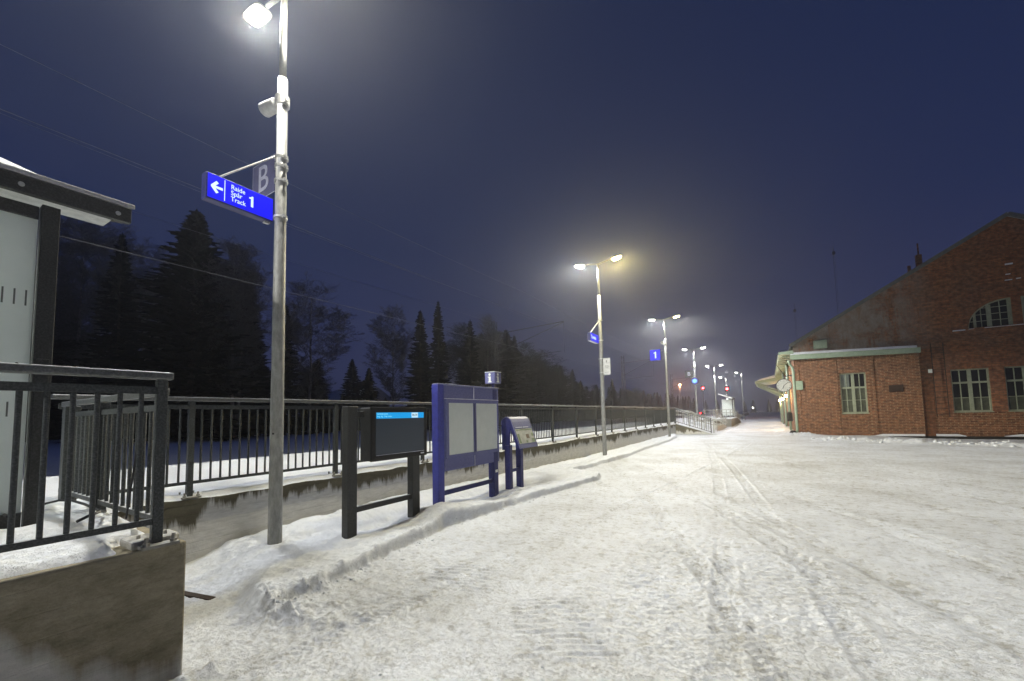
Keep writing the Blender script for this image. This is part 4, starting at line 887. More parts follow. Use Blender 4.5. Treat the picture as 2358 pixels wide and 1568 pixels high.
# annex roof with snow and green eave board
ev = MB().prism([(1.30, fac_Y - 0.55, 4.66), (7.18, fac_Y - 0.55, 4.52), (7.18, fac_Y - 0.55, 4.80), (1.30, fac_Y - 0.55, 4.95)], (0, 0.30, 0)).build('eave_board', M['green'], bd, 0.01, off=O)
MB().prism([(1.30, fac_Y - 0.58, 4.955), (7.05, fac_Y - 0.58, 4.81), (7.05, fac_Y - 0.50, 4.93), (6.2, fac_Y - 0.50, 4.97), (1.40, fac_Y - 0.50, 5.10)], (0, 0.50, 0)).build('eave_snow', M['snow_clean'], bd, 0.02, off=O)
MB().box(2.55, 3.20, fac_Y - 0.30, fac_Y - 0.02, 5.24, 5.74).build('vent_box', M['green'], bd, 0.02, off=O)
# windows
def window(x0, x1, z0, z1, Y, n_up, trans, split, blind, parent=bd):
    fr = MB(); t = 0.07; fr.box(x0, x0 + t, Y, Y + 0.08, z0, z1).box(x1 - t, x1, Y, Y + 0.08, z0, z1).box(x0 + t, x1 - t, Y, Y + 0.08, z0, z0 + t).box(x0 + t, x1 - t, Y, Y + 0.08, z1 - t, z1)
    xm = (x0 + x1) / 2; fr.box(xm - 0.07, xm + 0.07, Y - 0.015, Y + 0.08, z0 + t, z1 - t); fr.box(x0 + t, xm - 0.07, Y - 0.005, Y + 0.08, trans - 0.05, trans + 0.05); fr.box(xm + 0.07, x1 - t, Y - 0.005, Y + 0.08, trans - 0.05, trans + 0.05)
    w_ = fr.build('window', M['greenwin'], parent, off=O)
    mu = MB()
    for a, b in ((x0 + t, xm - 0.07), (xm + 0.07, x1 - t)):
        c = (a + b) / 2; mu.box(c - 0.018, c + 0.018, Y + 0.02, Y + 0.06, z0 + t, trans - 0.05).box(c - 0.018, c + 0.018, Y + 0.02, Y + 0.06, trans + 0.05, z1 - t)
        if split: mu.box(a, c - 0.018, Y + 0.02, Y + 0.06, split - 0.016, split + 0.016).box(c + 0.018, b, Y + 0.02, Y + 0.06, split - 0.016, split + 0.016)
    mu.build('glazing_bars', M['greenwin'], w_, off=O)
    MB().box(x0 + 0.01, x1 - 0.01, Y + 0.065, Y + 0.075, z0 + 0.01, z1 - 0.01).build('pane', M['pane'], w_, off=O)
    if blind: MB().box(x0 + t, x1 - t, Y + 0.061, Y + 0.064, z0 + t, blind).build('lower_blind', M['pane_blind'], w_, off=O)
    MB().box(x0 - 0.02, x1 + 0.02, Y - 0.12, Y - 0.001, z0 - 0.05, z0).build('sill', M['greenwin'], w_, off=O)
    return w_
w1 = window(3.66, 4.86, 1.29, 3.64, fac_Y - 0.17, 2, 2.78, 2.05, 2.73)
MB().box(3.73, 4.10, fac_Y - 0.115, fac_Y - 0.112, 2.84, 3.56).build('papered_pane', M['pane_pale'], w1, off=O)
for a, b, c, d in wins: window(a, b, c, d, fac_Y + 0.10, 2, 2.80, 2.0, 1.98)
# quarter-round gable windows
for x0, x1, s in ((9.19, 10.82, 1), (11.14, 12.77, -1)):
    Y = fac_Y + 0.10; cx = x1 if s == 1 else x0; R1, R2 = 1.63, 1.42
    P_ = lambda u, z: (cx - s * u, z)      # u from the upright side
    arcp = [(R1 * math.cos(a), 5.66 + R2 * math.sin(a)) for a in [PI / 2 * k / 14 for k in range(15)]]
    inn = [((R1 - 0.07) * math.cos(a), 5.66 + (R2 - 0.07) * math.sin(a)) for a in [PI / 2 * k / 14 for k in range(15)]]
    fr = MB()
    for k in range(14):
        fr.prism([(cx - s * u, Y, z) for u, z in (arcp[k], arcp[k + 1], inn[k + 1], inn[k])], (0, 0.08, 0))
    fr.box(min(cx, cx - s * 0.13), max(cx, cx - s * 0.13), Y - 0.012, Y + 0.08, 5.66, 5.66 + R2 - 0.08)
    for uu, ww in ((0.72, 0.16), (1.28, 0.09)):
        ztop_ = 5.66 + R2 * math.sqrt(1 - (uu / R1) ** 2) - 0.04; xa, xb = sorted((cx - s * uu, cx - s * (uu + ww))); fr.box(xa, xb, Y - 0.006, Y + 0.08, 5.66, ztop_ - 0.08)
    w_ = fr.build('gable_window', M['greenwin'], bd, off=O)
    mu = MB()
    for uu in (0.40, 1.08):
        ztop_ = 5.66 + R2 * math.sqrt(1 - (uu / R1) ** 2) - 0.05; mu.box(cx - s * uu - 0.014, cx - s * uu + 0.014, Y + 0.02, Y + 0.05, 5.66, ztop_)
    for zz in (6.0, 6.34, 6.68):
        ue = R1 * math.sqrt(1 - ((zz - 5.66) / R2) ** 2) - 0.05; xa, xb = sorted((cx - s * 0.12, cx - s * ue)); mu.box(xa, xb, Y + 0.022, Y + 0.048, zz - 0.013, zz + 0.013)
    mu.build('glazing_bars', M['greenwin'], w_, off=O)
    MB().prism([(cx - s * 0.005, Y + 0.065, 5.665)] + [(cx - s * u * 0.99, Y + 0.065, 5.66 + (z - 5.66) * 0.99) for u, z in arcp], (0, 0.006, 0)).build('pane', M['pane'], w_, off=O)
MB().box(5.80, 6.40, fac_Y - 0.29, fac_Y - 0.251, 2.44, 2.82).build('plaque', M['iron'], bd, 0.006, off=O)
ld = MB()
for x in (7.66, 8.14): ld.tube((x, fac_Y - 0.18, 1.0), (x, fac_Y - 0.18, 5.0), 0.018, n=6)
for k in range(13): ld.tube((7.66, fac_Y - 0.18, 1.15 + 0.30 * k), (8.14, fac_Y - 0.18, 1.15 + 0.30 * k), 0.012, n=6)
for z in (1.4, 3.0, 4.6):
    for x in (7.66, 8.14): ld.tube((x, fac_Y - 0.18, z), (x, fac_Y, z), 0.012, n=6)
ld.build('wall_ladder', M['iron'], bd, off=O)
MB().box(7.50, 7.66, fac_Y - 0.10, fac_Y - 0.052, 3.40, 3.60).build('junction_box', M['poster'], bd, 0.005, off=O)
MB().box(1.515, 1.86, fac_Y - 0.36, fac_Y - 0.286, 2.78, 3.32).build('junction_box', M['green'], bd, 0.01, off=O)
# corner downpipe with swan neck
MB().path([(1.22, 30.52, 4.62), (1.24, 30.55, 4.45), (1.40, 30.72, 4.18), (1.43, 30.74, 3.9), (1.43, 30.74, 0.35), (1.40, 30.66, 0.18)], 0.075, 12).build('downpipe', M['green'], bd, smooth=True, off=O)
# long side: overhanging eave, green posts, canopy
MB().prism([(0.72, 30.45, 5.02), (1.49, 30.45, 4.98), (1.49, 30.45, 5.22), (0.72, 30.45, 5.16)], (0, 27, 0)).build('side_eave', M['green'], bd, off=O)
for k in range(20): MB().box(0.74, 1.48, 31 + 1.35 * k, 31.1 + 1.35 * k, 4.90, 4.979).build('rafter_end', M['green'], bd, off=O)
for y in (36.6, 45, 54, 61): MB().tube((1.32, y, 0), (1.32, y, 5.0), 0.09, n=12).build('green_post', M['green'], bd, smooth=True, off=O)
for y in (39.5, 47.5):
    d_ = MB().box(1.42, 1.499, y, y + 1.3, 0.1, 2.4).build('door', M['greenwin'], bd, off=O)
bi = MB().box(1.08, 1.40, 34.7, 35.2, 0.75, 1.35).tube((1.24, 34.95, 1.36), (1.24, 34.95, 1.42), 0.16).build('wall_box', M['black'], bd, 0.03, off=O)
cn = MB().prism([(1.49, 50.0, 4.70), (-1.05, 50.0, 4.35), (-1.05, 50.0, 4.60), (1.49, 50.0, 5.0)], (0, 7.0, 0)).build('canopy', M['green'], bd, off=O)
MB().prism([(1.40, 49.95, 5.005), (-0.9, 49.95, 4.63), (-0.6, 49.95, 4.82), (0.3, 49.95, 5.03), (1.0, 49.95, 5.2)], (0, 7.0, 0)).build('canopy_snow', M['snow_clean'], cn, off=O)
br_ = MB()
for y in (50.1, 53.4, 56.8): br_.tube((1.45, y, 3.0), (-0.95, y, 4.37), 0.05).tube((1.45, y, 3.35), (-0.85, y, 4.40), 0.035)
br_.build('canopy_brace', M['green'], cn, off=O)

# wall lamps on the long side
for i, (y, z, lab) in enumerate(((37.8, 2.62, 'nearest of three warm wall lamps under the station clock'), (47.8, 2.60, 'middle one of three warm wall lamps on the station side'), (60.5, 2.70, 'farthest of three warm wall lamps, at the canopy'))):
    wl = thing('wall_lamp', lab, 'wall lamp', (1.30, y, z), 'warm lamps on the station wall')
    MB().tube((0.12, 0, 0), (0, 0, 0.0), 0.02).build('bracket', M['green'], wl)
    n = 10; m = MB(); vs = []
    for j in range(1, 6):
        a = PI * j / 6
        for k in range(n): vs.append((0.12 * math.sin(a) * math.cos(2 * PI * k / n) - 0.10, 0.12 * math.sin(a) * math.sin(2 * PI * k / n), 0.12 * math.cos(a)))
    m.add(vs, [(j * n + k, (j + 1) * n + k, (j + 1) * n + (k + 1) % n, j * n + (k + 1) % n) for j in range(4) for k in range(n)] + [tuple(range(n)), tuple(range(4 * n, 5 * n))[::-1]])
    m.build('glass_globe', M['warmlens'], wl, smooth=True)
    l = bpy.data.lights.new('globe_light', 'POINT'); l.energy = 230; l.color = (1.0, 0.66, 0.28); l.shadow_soft_size = 0.1
    lo = bpy.data.objects.new('globe_light', l); COL.objects.link(lo); lo.parent = wl; lo.location = (-0.27, 0, -0.02)
# platform clock
ck = thing('station_clock', 'large round white clock hanging from the station corner under the green eave', 'clock', (0.92, 31.4, 3.13))
MB().tube((0, -0.09, 0), (0, 0.09, 0), 0.42, n=36).build('case', M['charcoal'], ck)
dl = MB().tube((0, -0.098, 0), (0, -0.091, 0), 0.385, n=36).build('dial', M['dial'], ck)
hk = MB()
for k in range(12):
    a = PI / 6 * k; hk.bar((0.30 * math.sin(a), -0.101, 0.30 * math.cos(a)), (0.36 * math.sin(a), -0.101, 0.36 * math.cos(a)), 0.006, 0.03)
hk.bar((0, -0.104, 0), (0.23 * math.sin(PI * 1.12), -0.104, 0.23 * math.cos(PI * 1.12)), 0.006, 0.04); hk.bar((0, -0.107, 0), (0.29 * math.sin(0.9), -0.107, 0.29 * math.cos(0.9)), 0.006, 0.03)
hk.build('hands_and_marks', M['rubber'], dl)
MB().path([(0.05, 0, 0.42), (0.05, 0, 0.55), (0.30, 0, 0.62), (0.57, 0, 0.62)], 0.03, 8).build('bracket', M['charcoal'], ck)
cbl = MB().path([(0.98, 31.4, 3.58), (0.90, 31.35, 3.9), (0.55, 31.1, 4.5), (0.60, 30.9, 5.0), (0.85, 30.7, 5.28), (1.1, 30.6, 5.3), (1.3, 30.5, 5.18)], 0.018, 6).build('cable_loop', M['rubber'], None)
tag(cbl, 'black cable looping from the station clock up over the green eave', 'cable')
bo = MB(); n = 14; vs = []
for j in range(6):
    a = PI / 2 * j / 5
    for k in range(n): vs.append((1.20 + 0.23 * math.cos(a) * math.cos(2 * PI * k / n), 30.55 + 0.22 * math.cos(a) * math.sin(2 * PI * k / n), 0.04 + 0.26 * math.sin(a)))
bo.add(vs, [(j * n + k, j * n + (k + 1) % n, (j + 1) * n + (k + 1) % n, (j + 1) * n + k) for j in range(5) for k in range(n)])
tag(bo.build('corner_guard_stone', M['plinth'], None, smooth=True), 'dark rounded stone at the foot of the downpipe on the station corner', 'stone')

# ------------------------------------------------------------------ railway, masts, wires
tk = thing('railway_track', 'snow-buried railway track beyond the platform edge', 'track', (-11.9, 40, 0))
for x in (-12.65, -11.13): MB().box(x - 0.035, x + 0.035, -30, 300, 0.02, 0.16).build('rail', M['iron'], tk, off=(-11.9, 40, 0))
def lattice_mast(x, y, H, arm, label):
    r = thing('lattice_mast', label, 'mast', (x, y, 0), 'overhead line masts'); w0, w1_ = 0.42, 0.30; m = MB()
    cs = lambda z: (w0 + (w1_ - w0) * z / H) / 2
    for a, b in ((-1, -1), (1, -1), (1, 1), (-1, 1)): m.tube((a * w0 / 2, b * w0 / 2, 0), (a * w1_ / 2, b * w1_ / 2, H), 0.03, n=5)
    n = int(H / 0.55)
    for k in range(n):
        z0, z1 = k * H / n, (k + 1) * H / n; c0, c1 = cs(z0), cs(z1); s = 1 if k % 2 else -1
        for fx, fy in ((1, 0), (-1, 0), (0, 1), (0, -1)):
            if fx: m.tube((fx * c0, s * c0, z0), (fx * c1, -s * c1, z1), 0.016, n=4)
            else: m.tube((s * c0, fy * c0, z0), (-s * c1, fy * c1, z1), 0.016, n=4)
    m.build('lattice', M['mast'], r)
    if arm:
        a = MB().tube((0, 0, H - 1.0), (arm, 0, H - 0.8), 0.035, n=6).tube((0, 0, H - 2.6), (arm, 0, H - 0.85), 0.03, n=6).tube((0, 0, H - 3.1), (arm * 0.96, 0, H - 2.9), 0.022, n=6).tube((arm, 0, H - 0.8), (arm, 0, H - 3.0), 0.014, n=5)
        a.build('cantilever_arm', M['mast'], r)
    return r
lattice_mast(-18.0, 26.3, 9.0, 6.0, 'tall lattice mast rising above the blue board, with an arm over the track')
lattice_mast(-15.6, 52.0, 9.0, 3.8, 'lattice mast behind the second lamp post with a slanting arm')
lattice_mast(-15.0, 80.0, 8.6, 3.2, 'faint lattice mast far down the line in the haze')
for (x, z0, z1, y1, lab) in ((-12.5, 7.9, 8.0, 130, 'thick overhead messenger wire crossing behind the nearest post and the name sign'),
                             (-15.5, 11.1, 10.9, 130, 'highest faint overhead wire above the treetops'),
                             (-12.0, 5.48, 5.5, 130, 'low contact wire passing in front of the big spruce'),
                             (-20.0, 11.6, 11.3, 130, 'overhead wire running down from the upper left corner'),
                             (-22.0, 10.6, 10.4, 130, 'overhead wire just below the one from the upper left corner')):
    pts = []
    for i in range(61):
        y = -25 + 155 * i / 60; tt = ((y + 25) % 26) / 26; pts.append((x + 0.2 * (1 if int((y + 25) / 26) % 2 else -1) * (tt - 0.5), y, z0 + (z1 - z0) * i / 60 - 0.35 * 4 * tt * (1 - tt) * (0.4 if z0 > 6 else 0.1)))
    tag(MB().path(pts, 0.009, 5).build('overhead_wire', M['wire'], None), lab, 'wire', 'overhead railway wires')

# signals and far lights
def signal(x, y, z, label, lens, r=0.12, base=0.0):
    o = thing('railway_signal', label, 'signal', (x, y, base), 'red railway signals')
    MB().tube((0, 0, 0), (0, 0, z - base - 0.3), 0.06, n=8).build('post', M['mast'], o)
    MB().box(-0.28, 0.28, 0.0, 0.12, z - base - 0.45, z - base + 0.4).build('backboard', M['black'], o, 0.05)
    MB().tube((0, -0.02, z - base), (0, -0.001, z - base), r, n=14).build('lens', lens, o)
signal(-8.3, 68, 5.1, 'red railway signal glowing beside the fourth lamp post', M['redlens'], 0.13)
signal(-4.9, 66.2, 4.75, 'red railway signal glowing just above the far shelter roof', M['redlens'], 0.16, 0.75)
o = thing('street_lamp', 'distant orange street lamp glowing low in the mist left of the number one post', 'street lamp', (-17.0, 100, 0))
MB().tube((0, 0, 0), (0, 0, 7.9), 0.07, n=8).build('pole', M['mast'], o)
MB().box(-0.25, 0.25, -0.12, 0.12, 7.86, 7.98).build('lamp_head', M['mast'], o)
MB().box(-0.22, 0.22, -0.11, 0.11, 7.78, 7.858).build('lens', M['sodium'], o)
l = bpy.data.lights.new('sodium_light', 'POINT'); l.energy = 2600; l.color = (1.0, 0.36, 0.16); l.shadow_soft_size = 0.15
lo = bpy.data.objects.new('sodium_light', l); COL.objects.link(lo); lo.parent = o; lo.location = (0, -0.3, 7.7)
o = thing('street_lamp', 'tiny white lamp far down the road between the last post and the station', 'street lamp', (-6.5, 233, 0))
MB().tube((0, 0, 0), (0, 0, 2.6), 0.08, n=8).build('pole', M['mast'], o)
MB().tube((0, -0.3, 2.7), (0, 0.1, 2.7), 0.18, n=10).build('lens', M['lens'], o)
# far car seen through the rails
O = (-20.8, 165, 0)
cr_ = thing('parked_car', 'distant car showing only two red tail lights through the stair rails', 'car', O)
MB().prism([(-21.7, 165, 0.35), (-21.7, 165, 1.0), (-21.45, 165, 1.45), (-20.25, 165, 1.45), (-20.0, 165, 1.0), (-20.0, 165, 0.35)], (0, 4.2, 0)).build('body', M['black'], cr_, 0.1, off=O)
for x in (-21.6, -20.3):
    MB().box(x, x + 0.35, 164.96, 164.99, 0.82, 1.02).build('tail_light', M['redlens'], cr_, off=O)
for x in (-21.6, -20.25):
    for y in (165.8, 168.4): MB().tube((x, y, 0.33), (x + 0.2, y, 0.33), 0.33, n=12).build('wheel', M['rubber'], cr_, off=O)
# house with a snowy roof between the trees
O = (-57, 42, 0)
hs = thing('house', 'low dark house with a snow-covered roof far behind the railing between the trees', 'house', O)
MB().box(-62, -52.5, 40, 46, 0, 4.6).build('wall', mat('dark_house_wall', (0.03, 0.03, 0.035), 0.9), hs, off=O)
hr = MB().prism([(-62.6, 39.4, 4.5), (-62.6, 46.6, 4.5), (-62.6, 43, 6.6)], (10.7, 0, 0)).build('roof', mat('blue_night_snow_roof', (0.7, 0.72, 0.76), 0.8), hs, off=O)
MB().box(-56.2, -54.9, 42.4, 43.4, 6.0, 7.6).build('chimney', M['plinth'], hr, off=O)
# thin radio masts beyond the station
for x, y, z, lab in ((6.2, 110.4, 23.7, 'thin dark radio mast left of the station gable'), (12.5, 100, 32.0, 'taller faint radio mast above the station roof slope')):
    o = thing('radio_mast', lab, 'mast', (x, y, 0), 'radio masts behind the station')
    m = MB()
    for a in range(3):
        c, s = math.cos(a * 2.094) * 0.14, math.sin(a * 2.094) * 0.14; m.tube((c, s, 0), (c, s, z), 0.02, n=4)
    m.tube((0, 0, z), (0, 0, z + 1.5), 0.05, n=5); m.build('lattice', M['mast'], o); MB().box(-0.25, 0.25, -0.25, 0.25, z - 0.4, z + 0.2).build('antenna_head', M['mast'], o)

# ------------------------------------------------------------------ trees
def spruce_mesh(seed, H=20.0, R=4.6, top_sharp=1.0, dens=1.0):
    rnd = random.Random(seed); v = []; f = []
    def quad(a, b, c, d): o = len(v); v.extend((a, b, c, d)); f.append((o, o + 1, o + 2, o + 3))
    z = H * 0.06
    while z < H * 0.985:
        t = z / H; r = R * (1 - t) ** (0.86 * top_sharp) * (0.82 + 0.3 * rnd.random()) + 0.12; nb = int((6 + 6 * (1 - t)) * dens) + 2; a0 = rnd.random() * 6.28
        for k in range(nb):
            a = a0 + 2 * PI * k / nb + rnd.uniform(-0.25, 0.25); L = r * rnd.uniform(0.62, 1.12)
            if rnd.random() < 0.05: continue
            dx, dy = math.cos(a), math.sin(a); n = max(3, int(L / 0.38)); droop = rnd.uniform(0.18, 0.42) * (0.4 + 0.9 * (1 - t)); tipup = 0.20 * L
            for i in range(n):
                s = (i + 0.6) / n; x, y = dx * L * s, dy * L * s; zz = z + rnd.uniform(-0.08, 0.08) - droop * L * s + tipup * s * s * s
                wd = (0.55 * (1 - s) + 0.16) * (0.35 + 0.12 * L) * rnd.uniform(0.7, 1.3); ln = L / n * 1.5
                for sd in (-1, 1):
                    px, py = -dy * sd, dx * sd; hang = rnd.uniform(0.15, 0.55) * wd + 0.05
                    quad((x - dx * ln * 0.5, y - dy * ln * 0.5, zz + 0.04), (x + dx * ln * 0.4, y + dy * ln * 0.4, zz), (x + dx * ln * 0.75 + px * wd, y + dy * ln * 0.75 + py * wd, zz - hang * 0.8), (x + dx * ln * 0.1 + px * wd * 0.8, y + dy * ln * 0.1 + py * wd * 0.8, zz - hang))
                hg = rnd.uniform(0.2, 0.55) * (1 - s * 0.5)
                quad((x - dx * ln * 0.5, y - dy * ln * 0.5, zz), (x + dx * ln * 0.5, y + dy * ln * 0.5, zz), (x + dx * ln * 0.35, y + dy * ln * 0.35, zz - hg), (x - dx * ln * 0.25, y - dy * ln * 0.25, zz - hg * 0.8))
        z += (0.26 + 0.26 * (1 - t)) * rnd.uniform(0.8, 1.25) / dens ** 0.5
    for k in range(6):
        a = k * 1.05; quad((0, 0, H), (0.03, 0, H - 0.9), (0.16 * math.cos(a), 0.16 * math.sin(a), H - 0.8), (0.10 * math.cos(a), 0.10 * math.sin(a), H - 0.35))
    me = bpy.data.meshes.new('crown'); me.from_pydata(v, [], f); me.materials.append(M['spruce']); return me
def birch_mesh(seed, H=18.0, R=4.0, fork=False, upright=0.75):
    rnd = random.Random(seed); tr = MB(); tw = MB()
    def seg(mb, p, q, r0, r1, n=3): mb.tube(p, q, max(r0, 0.009), max(r1, 0.007), n=n, caps=False)
    stems = [(0, 0)] if not fork else [(-0.4, 0), (0.5, 0.2)]
    def grow(p, d, L, r, lvl):
        n = 4 if lvl < 2 else 3; q = Vector(p); d = Vector(d)
        for i in range(n):
            d = (d + Vector((rnd.uniform(-1, 1), rnd.uniform(-1, 1), rnd.uniform(-0.5, 0.7) - (0.35 if lvl >= 2 else 0))) * 0.16).normalized(); q2 = q + d * L / n
            seg(tw, q, q2, r * (1 - 0.75 * i / n), r * (1 - 0.75 * (i + 1) / n)); q = q2
            if lvl < 3 and i > 0:
                for _ in range({0: 3, 1: 4, 2: 4}[lvl]):
                    a = rnd.random() * 6.28; dd = (d * 0.7 + Vector((math.cos(a), math.sin(a), rnd.uniform(-0.1, 0.5))) * 0.8).normalized(); grow(q, dd, L * rnd.uniform(0.32, 0.5), r * 0.42, lvl + 1)
    for sx_, sy_ in stems:
        p = Vector((sx_ * 0.2, sy_ * 0.2, 0)); N = 14; r0 = H * 0.010
        pts = []; dx = sx_ * 0.10; d = Vector((0, 0, 1))
        for i in range(N + 1):
            pts.append(p.copy()); p = p + Vector((dx * (1 - i / N) + rnd.uniform(-0.05, 0.05), rnd.uniform(-0.06, 0.06), 1)) * (H * 0.94 / N)
        tr.path(pts, [r0 * (1 - 0.9 * i / N) + 0.01 for i in range(N + 1)], 6)
        for i in range(3, N + 1):
            t = i / N
            for _ in range(4 if i < N else 7):
                a = rnd.random() * 6.28; up = upright + rnd.uniform(-0.1, 0.5); d = Vector((math.cos(a), math.sin(a), up)).normalized()
                env = math.sin(PI * min(1, (t - 0.12) / 0.95)) ** 0.7; grow(pts[i] + Vector((0, 0, rnd.uniform(-0.5, 0.3))), d, R * env * rnd.uniform(0.6, 1.0) + 0.6, r0 * 0.33 * (1.15 - t), 0 if t < 0.8 else 1)
    mt = bpy.data.meshes.new('trunk'); mt.from_pydata(tr.v, [], tr.f); mt.materials.append(M['birchbark'])
    mw = bpy.data.meshes.new('twigs'); mw.from_pydata(tw.v, [], tw.f); mw.materials.append(M['birch']); return mt, mw
SP = [spruce_mesh(1, R=5.4, top_sharp=1.0, dens=1.15), spruce_mesh(2, R=3.6), spruce_mesh(3, R=2.9, top_sharp=0.9), spruce_mesh(9, R=4.2, top_sharp=0.8, dens=0.7)]
SPH = 20.0
BI = [birch_mesh(4), birch_mesh(5, fork=True, R=3.2, upright=1.3), birch_mesh(6, R=4.6), birch_mesh(7, R=3.4, upright=1.1)]; BIH = 18.0
_tm = MB().path([(0, 0, 0), (0, 0, 10), (0, 0, 19.6)], [0.24, 0.14, 0.02], 7); trm = bpy.data.meshes.new('trunk'); trm.from_pydata(_tm.v, [], _tm.f); trm.materials.append(M['bark'])
def put_spruce(x, y, H, k, label, sxy=1.0, rz=0.0, group='spruces beyond the railway'):
    r = thing('spruce_tree', label, 'spruce', (x, y, 0), group, rz)
    for nm, me in (('trunk', trm), ('crown', SP[k])):
        o = bpy.data.objects.new(nm, me); COL.objects.link(o); o.parent = r; o.scale = (H / SPH * sxy, H / SPH * sxy, H / SPH)
def put_birch(x, y, H, k, label, sxy=1.0, rz=0.0):
    r = thing('birch_tree', label, 'birch', (x, y, 0), 'bare birches beyond the railway', rz)
    for nm, me in (('trunk', BI[k][0]), ('twigs', BI[k][1])):
        o = bpy.data.objects.new(nm, me); COL.objects.link(o); o.parent = r; o.scale = (H / BIH * sxy, H / BIH * sxy, H / BIH)
put_spruce(-43.3, 15.5, 21.2, 0, 'biggest and tallest black spruce, directly under the arrow sign', 1.4)
put_spruce(-51.7, 12.6, 20.1, 1, 'tall narrow spruce just right of the shelter roof tip', 0.95, 1.0)
put_spruce(-44.3, 20.7, 15.9, 2, 'narrow spruce between the forked birch and the nearest lamp post', 1.1, 2.0)
put_spruce(-43.2, 23.8, 14.1, 1, 'spruce half hidden behind the nearest lamp post', 1.0, 0.5)
put_spruce(-34.2, 37.7, 16.2, 1, 'pointed spruce standing tallest above the blue board', 0.82, 2.6)
put_spruce(-35.4, 35.8, 14.8, 2, 'slightly lower spruce left of and touching the pointed one above the blue board', 1.15, 4.0)
put_spruce(-35.8, 46.2, 15.7, 3, 'ragged thin-topped conifer left of the lattice mast', 0.8, 1.3)
put_spruce(-39.8, 31.8, 7.7, 2, 'small young spruce beside the snow-roofed house', 1.7, 0.7)
put_spruce(-43.1, 27.4, 8.6, 1, 'low bushy spruce right of the nearest lamp post, above the railing', 1.5, 3.0)
put_spruce(-30.7, 93.2, 9.7, 2, 'small hazy spruce between the second and third lamp posts', 1.2, 3.0)
put_birch(-60.8, 11.6, 22.8, 2, 'pale frosted birch directly below the shelter roof overhang', 1.0)
put_birch(-57.3, 16.1, 20.1, 3, 'frosted birch in the gap between the two tallest spruces', 1.0, 2.0)
put_birch(-41.0, 18.0, 17.6, 1, 'forked birch with a visible pale trunk right of the biggest spruce', 1.0, 1.6)
put_birch(-42.0, 25.7, 16.0, 0, 'broad bare birch just right of the nearest lamp post', 1.15, 2.2)
put_birch(-40.6, 36.1, 15.2, 0, 'bare birch left of the spruces above the blue board', 0.85, 4.1)
put_birch(-35.9, 50.9, 16.2, 3, 'faint birch standing beside the lattice mast', 0.9, 0.4)
put_birch(-64.5, 14.0, 22.6, 0, 'background birch just left of the narrow spruce near the shelter', 1.0, 5.0)
put_spruce(-60.1, 19.1, 18.1, 0, 'dark spruce filling the gap behind the biggest spruce on its left', 1.0, 4.2)
put_spruce(-58.1, 22.7, 18.4, 3, 'dark spruce behind the biggest spruce on its right', 1.2, 2.9)
put_spruce(-67.8, 9.5, 19.5, 0, 'dark spruce mostly hidden behind the shelter corner post', 1.2, 1.1)
put_spruce(-74.8, 13.0, 19.6, 1, 'dark distant spruce behind the birch below the shelter roof', 1.8, 2.1)
# far hazy woods as one mass of tree shapes
def woods(name, label, spots, seed):
    rnd = random.Random(seed); V = []; Fc = []
    srcs = [(np.array([v.co[:] for v in m.vertices]), np.array([p.vertices[:] for p in m.polygons]), SPH) for m in SP[1:4]]
    bs = BI[3][1]; srcs.append((np.array([v.co[:] for v in bs.vertices]), np.array([p.vertices[:] for p in bs.polygons]), BIH))
    off = 0
    for (x, y, H, w_) in spots:
        k = rnd.choice((0, 1, 1, 2, 3)); c, p, h0 = srcs[k]; s = H / h0; a = rnd.random() * 6.28
        R_ = np.array([[math.cos(a), -math.sin(a), 0], [math.sin(a), math.cos(a), 0], [0, 0, 1]])
        q = (c * np.array([s * w_, s * w_, s])) @ R_.T + np.array([x, y, 0]); V.append(q); Fc.append(p + off); off += len(q)
    V = np.concatenate(V).astype(np.float32); Fc = np.concatenate(Fc).astype(np.int32)
    me = bpy.data.meshes.new(name); me.vertices.add(len(V)); me.vertices.foreach_set('co', V.ravel()); me.loops.add(Fc.size); me.loops.foreach_set('vertex_index', Fc.ravel())
    me.polygons.add(len(Fc)); me.polygons.foreach_set('loop_start', np.arange(0, Fc.size, 4, dtype=np.int32)); me.polygons.foreach_set('loop_total', np.full(len(Fc), 4, np.int32)); me.update(calc_edges=True)
    me.materials.append(M['wood_far']); o = bpy.data.objects.new(name, me); COL.objects.link(o); tag(o, label, 'woods'); o['kind'] = 'stuff'
rnd = random.Random(11); sp = []
prof = [(56, 16.5), (63, 16.2), (67, 15.6), (70, 15.4), (79, 14.8), (84, 13.4), (91, 12.0), (98, 10), (106, 10.2), (115, 9.5), (125, 8.8), (140, 9), (160, 9), (190, 9)]
for i in range(92):
    y = 52 + 150 * (i / 91) ** 1.5; H = np.interp(y, [p[0] for p in prof], [p[1] for p in prof]) * rnd.uniform(0.80, 1.02); sp.append((-40.5 + rnd.uniform(-2.5, 2.5) + max(0, (y - 95)) * 0.10, y, H, rnd.uniform(1.2, 1.9)))
for i in range(26):
    y = 48 + 4.2 * i; sp.append((-47 + rnd.uniform(-2, 2), y, rnd.uniform(7, 10) * (1 if y < 100 else 0.8), 1.7))
woods('distant_woods', 'low hazy wall of trees receding along the railway behind the far lamp posts', sp, 3)
sp = [(-52 - 3 * (i % 3), 4 + 2.3 * i, rnd.uniform(7, 11), 1.6) for i in range(16)] + [(-50, 33 + i * 2.5, rnd.uniform(4, 5.5), 1.6) for i in range(5)]
woods('dark_undergrowth', 'black undergrowth and low firs filling the space under the left trees', sp, 5)
sp = [(-8 + 7 * i + rnd.uniform(-2, 2), 300 + rnd.uniform(0, 12), rnd.uniform(7, 10), 1.5) for i in range(-6, 14)]
woods('distant_woods', 'faint treeline across the end of the road beside the station', sp, 7)

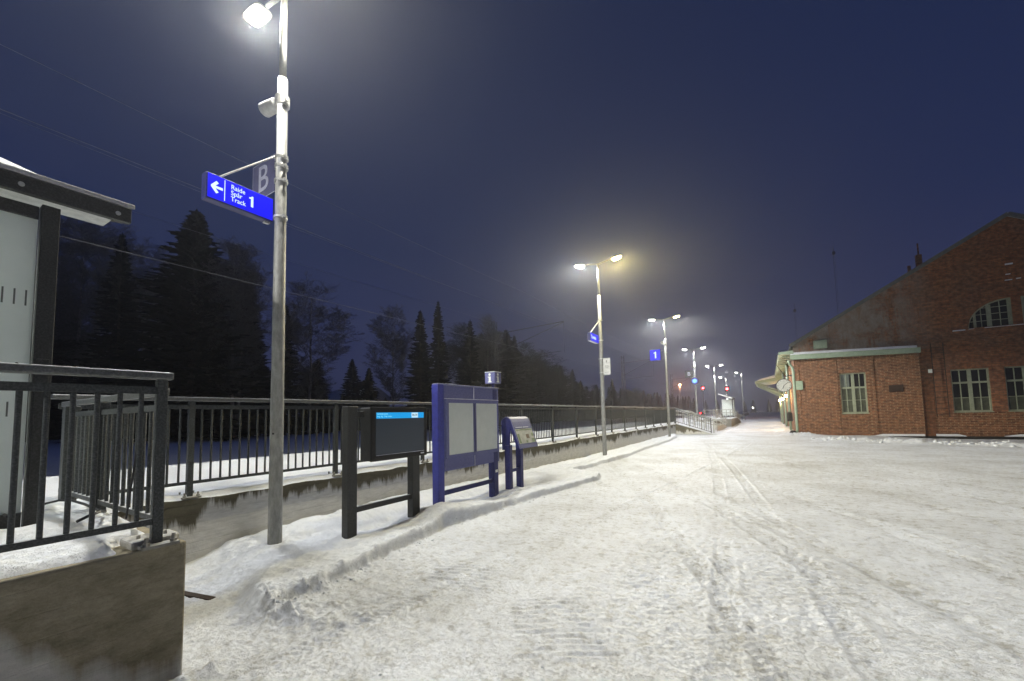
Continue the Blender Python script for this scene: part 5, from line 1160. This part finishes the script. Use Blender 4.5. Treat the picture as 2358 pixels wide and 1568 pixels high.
# loose crumbs of snow
rnd = random.Random(21); cm = MB()
ico = [(0, 0, 1)] + [(math.cos(a) * 0.95, math.sin(a) * 0.95, 0.15) for a in [i * PI / 3 for i in range(6)]] + [(math.cos(a) * 0.8, math.sin(a) * 0.8, -0.5) for a in [i * PI / 3 + 0.4 for i in range(6)]]
icf = [(0, 1 + i, 1 + (i + 1) % 6) for i in range(6)] + [(1 + i, 7 + i, 7 + (i + 1) % 6, 1 + (i + 1) % 6) for i in range(6)]
pts = []
for _ in range(90):
    y = 1.9 + 9 * rnd.random() ** 1.6; xe = float(np.interp(y, EDGE[:, 0], EDGE[:, 1])); pts.append((xe + abs(rnd.gauss(0, 0.10)) - 0.03, y, rnd.uniform(0.006, 0.020)))
for _ in range(150): pts.append((rnd.uniform(-3.3, 4), 1.4 + 12 * rnd.random() ** 1.5, rnd.uniform(0.004, 0.012)))
for _ in range(300):
    x = rnd.uniform(1.8, 14); pts.append((x, 26.2 - 3.2 * (x - 2.3) / 5.6 + rnd.gauss(0, 0.25), rnd.uniform(0.03, 0.09)))
for _ in range(80): pts.append((rnd.uniform(0.9, 2.4), rnd.uniform(29.5, 30.6), rnd.uniform(0.02, 0.06)))
pa = np.array(pts); hz, _ = ground_h(pa[:, 0], pa[:, 1])
for (x, y, r), h in zip(pts, hz):
    q = [(x + r * a * rnd.uniform(0.7, 1.3), y + r * b * rnd.uniform(0.7, 1.3), h + r * c * rnd.uniform(0.6, 1.0) + r * 0.2) for a, b, c in ico]; cm.add(q, icf)
cr = cm.build('snow_crumbs', M['snow_clean'], None, smooth=True); tag(cr, 'scattered crumbs of ploughed snow along the bank edge and over the yard', 'snow'); cr['kind'] = 'stuff'

# ------------------------------------------------------------------ haze
hm = bpy.data.materials.new('night_haze'); hm.use_nodes = True; n = hm.node_tree; n.nodes.clear()
ho = n.nodes.new('ShaderNodeOutputMaterial'); pv = n.nodes.new('ShaderNodeVolumePrincipled'); pv.inputs['Density'].default_value = HAZE
pv.inputs['Color'].default_value = (0.9, 0.92, 0.95, 1); pv.inputs['Anisotropy'].default_value = 0.70
n.links.new(pv.outputs[0], ho.inputs['Volume'])
hb = MB().box(-405, 405, -205, 605, -1.4, 36).build('haze', hm, None); hb['kind'] = 'stuff'; tag(hb, 'thin frosty night mist hanging over the whole station yard', 'haze')
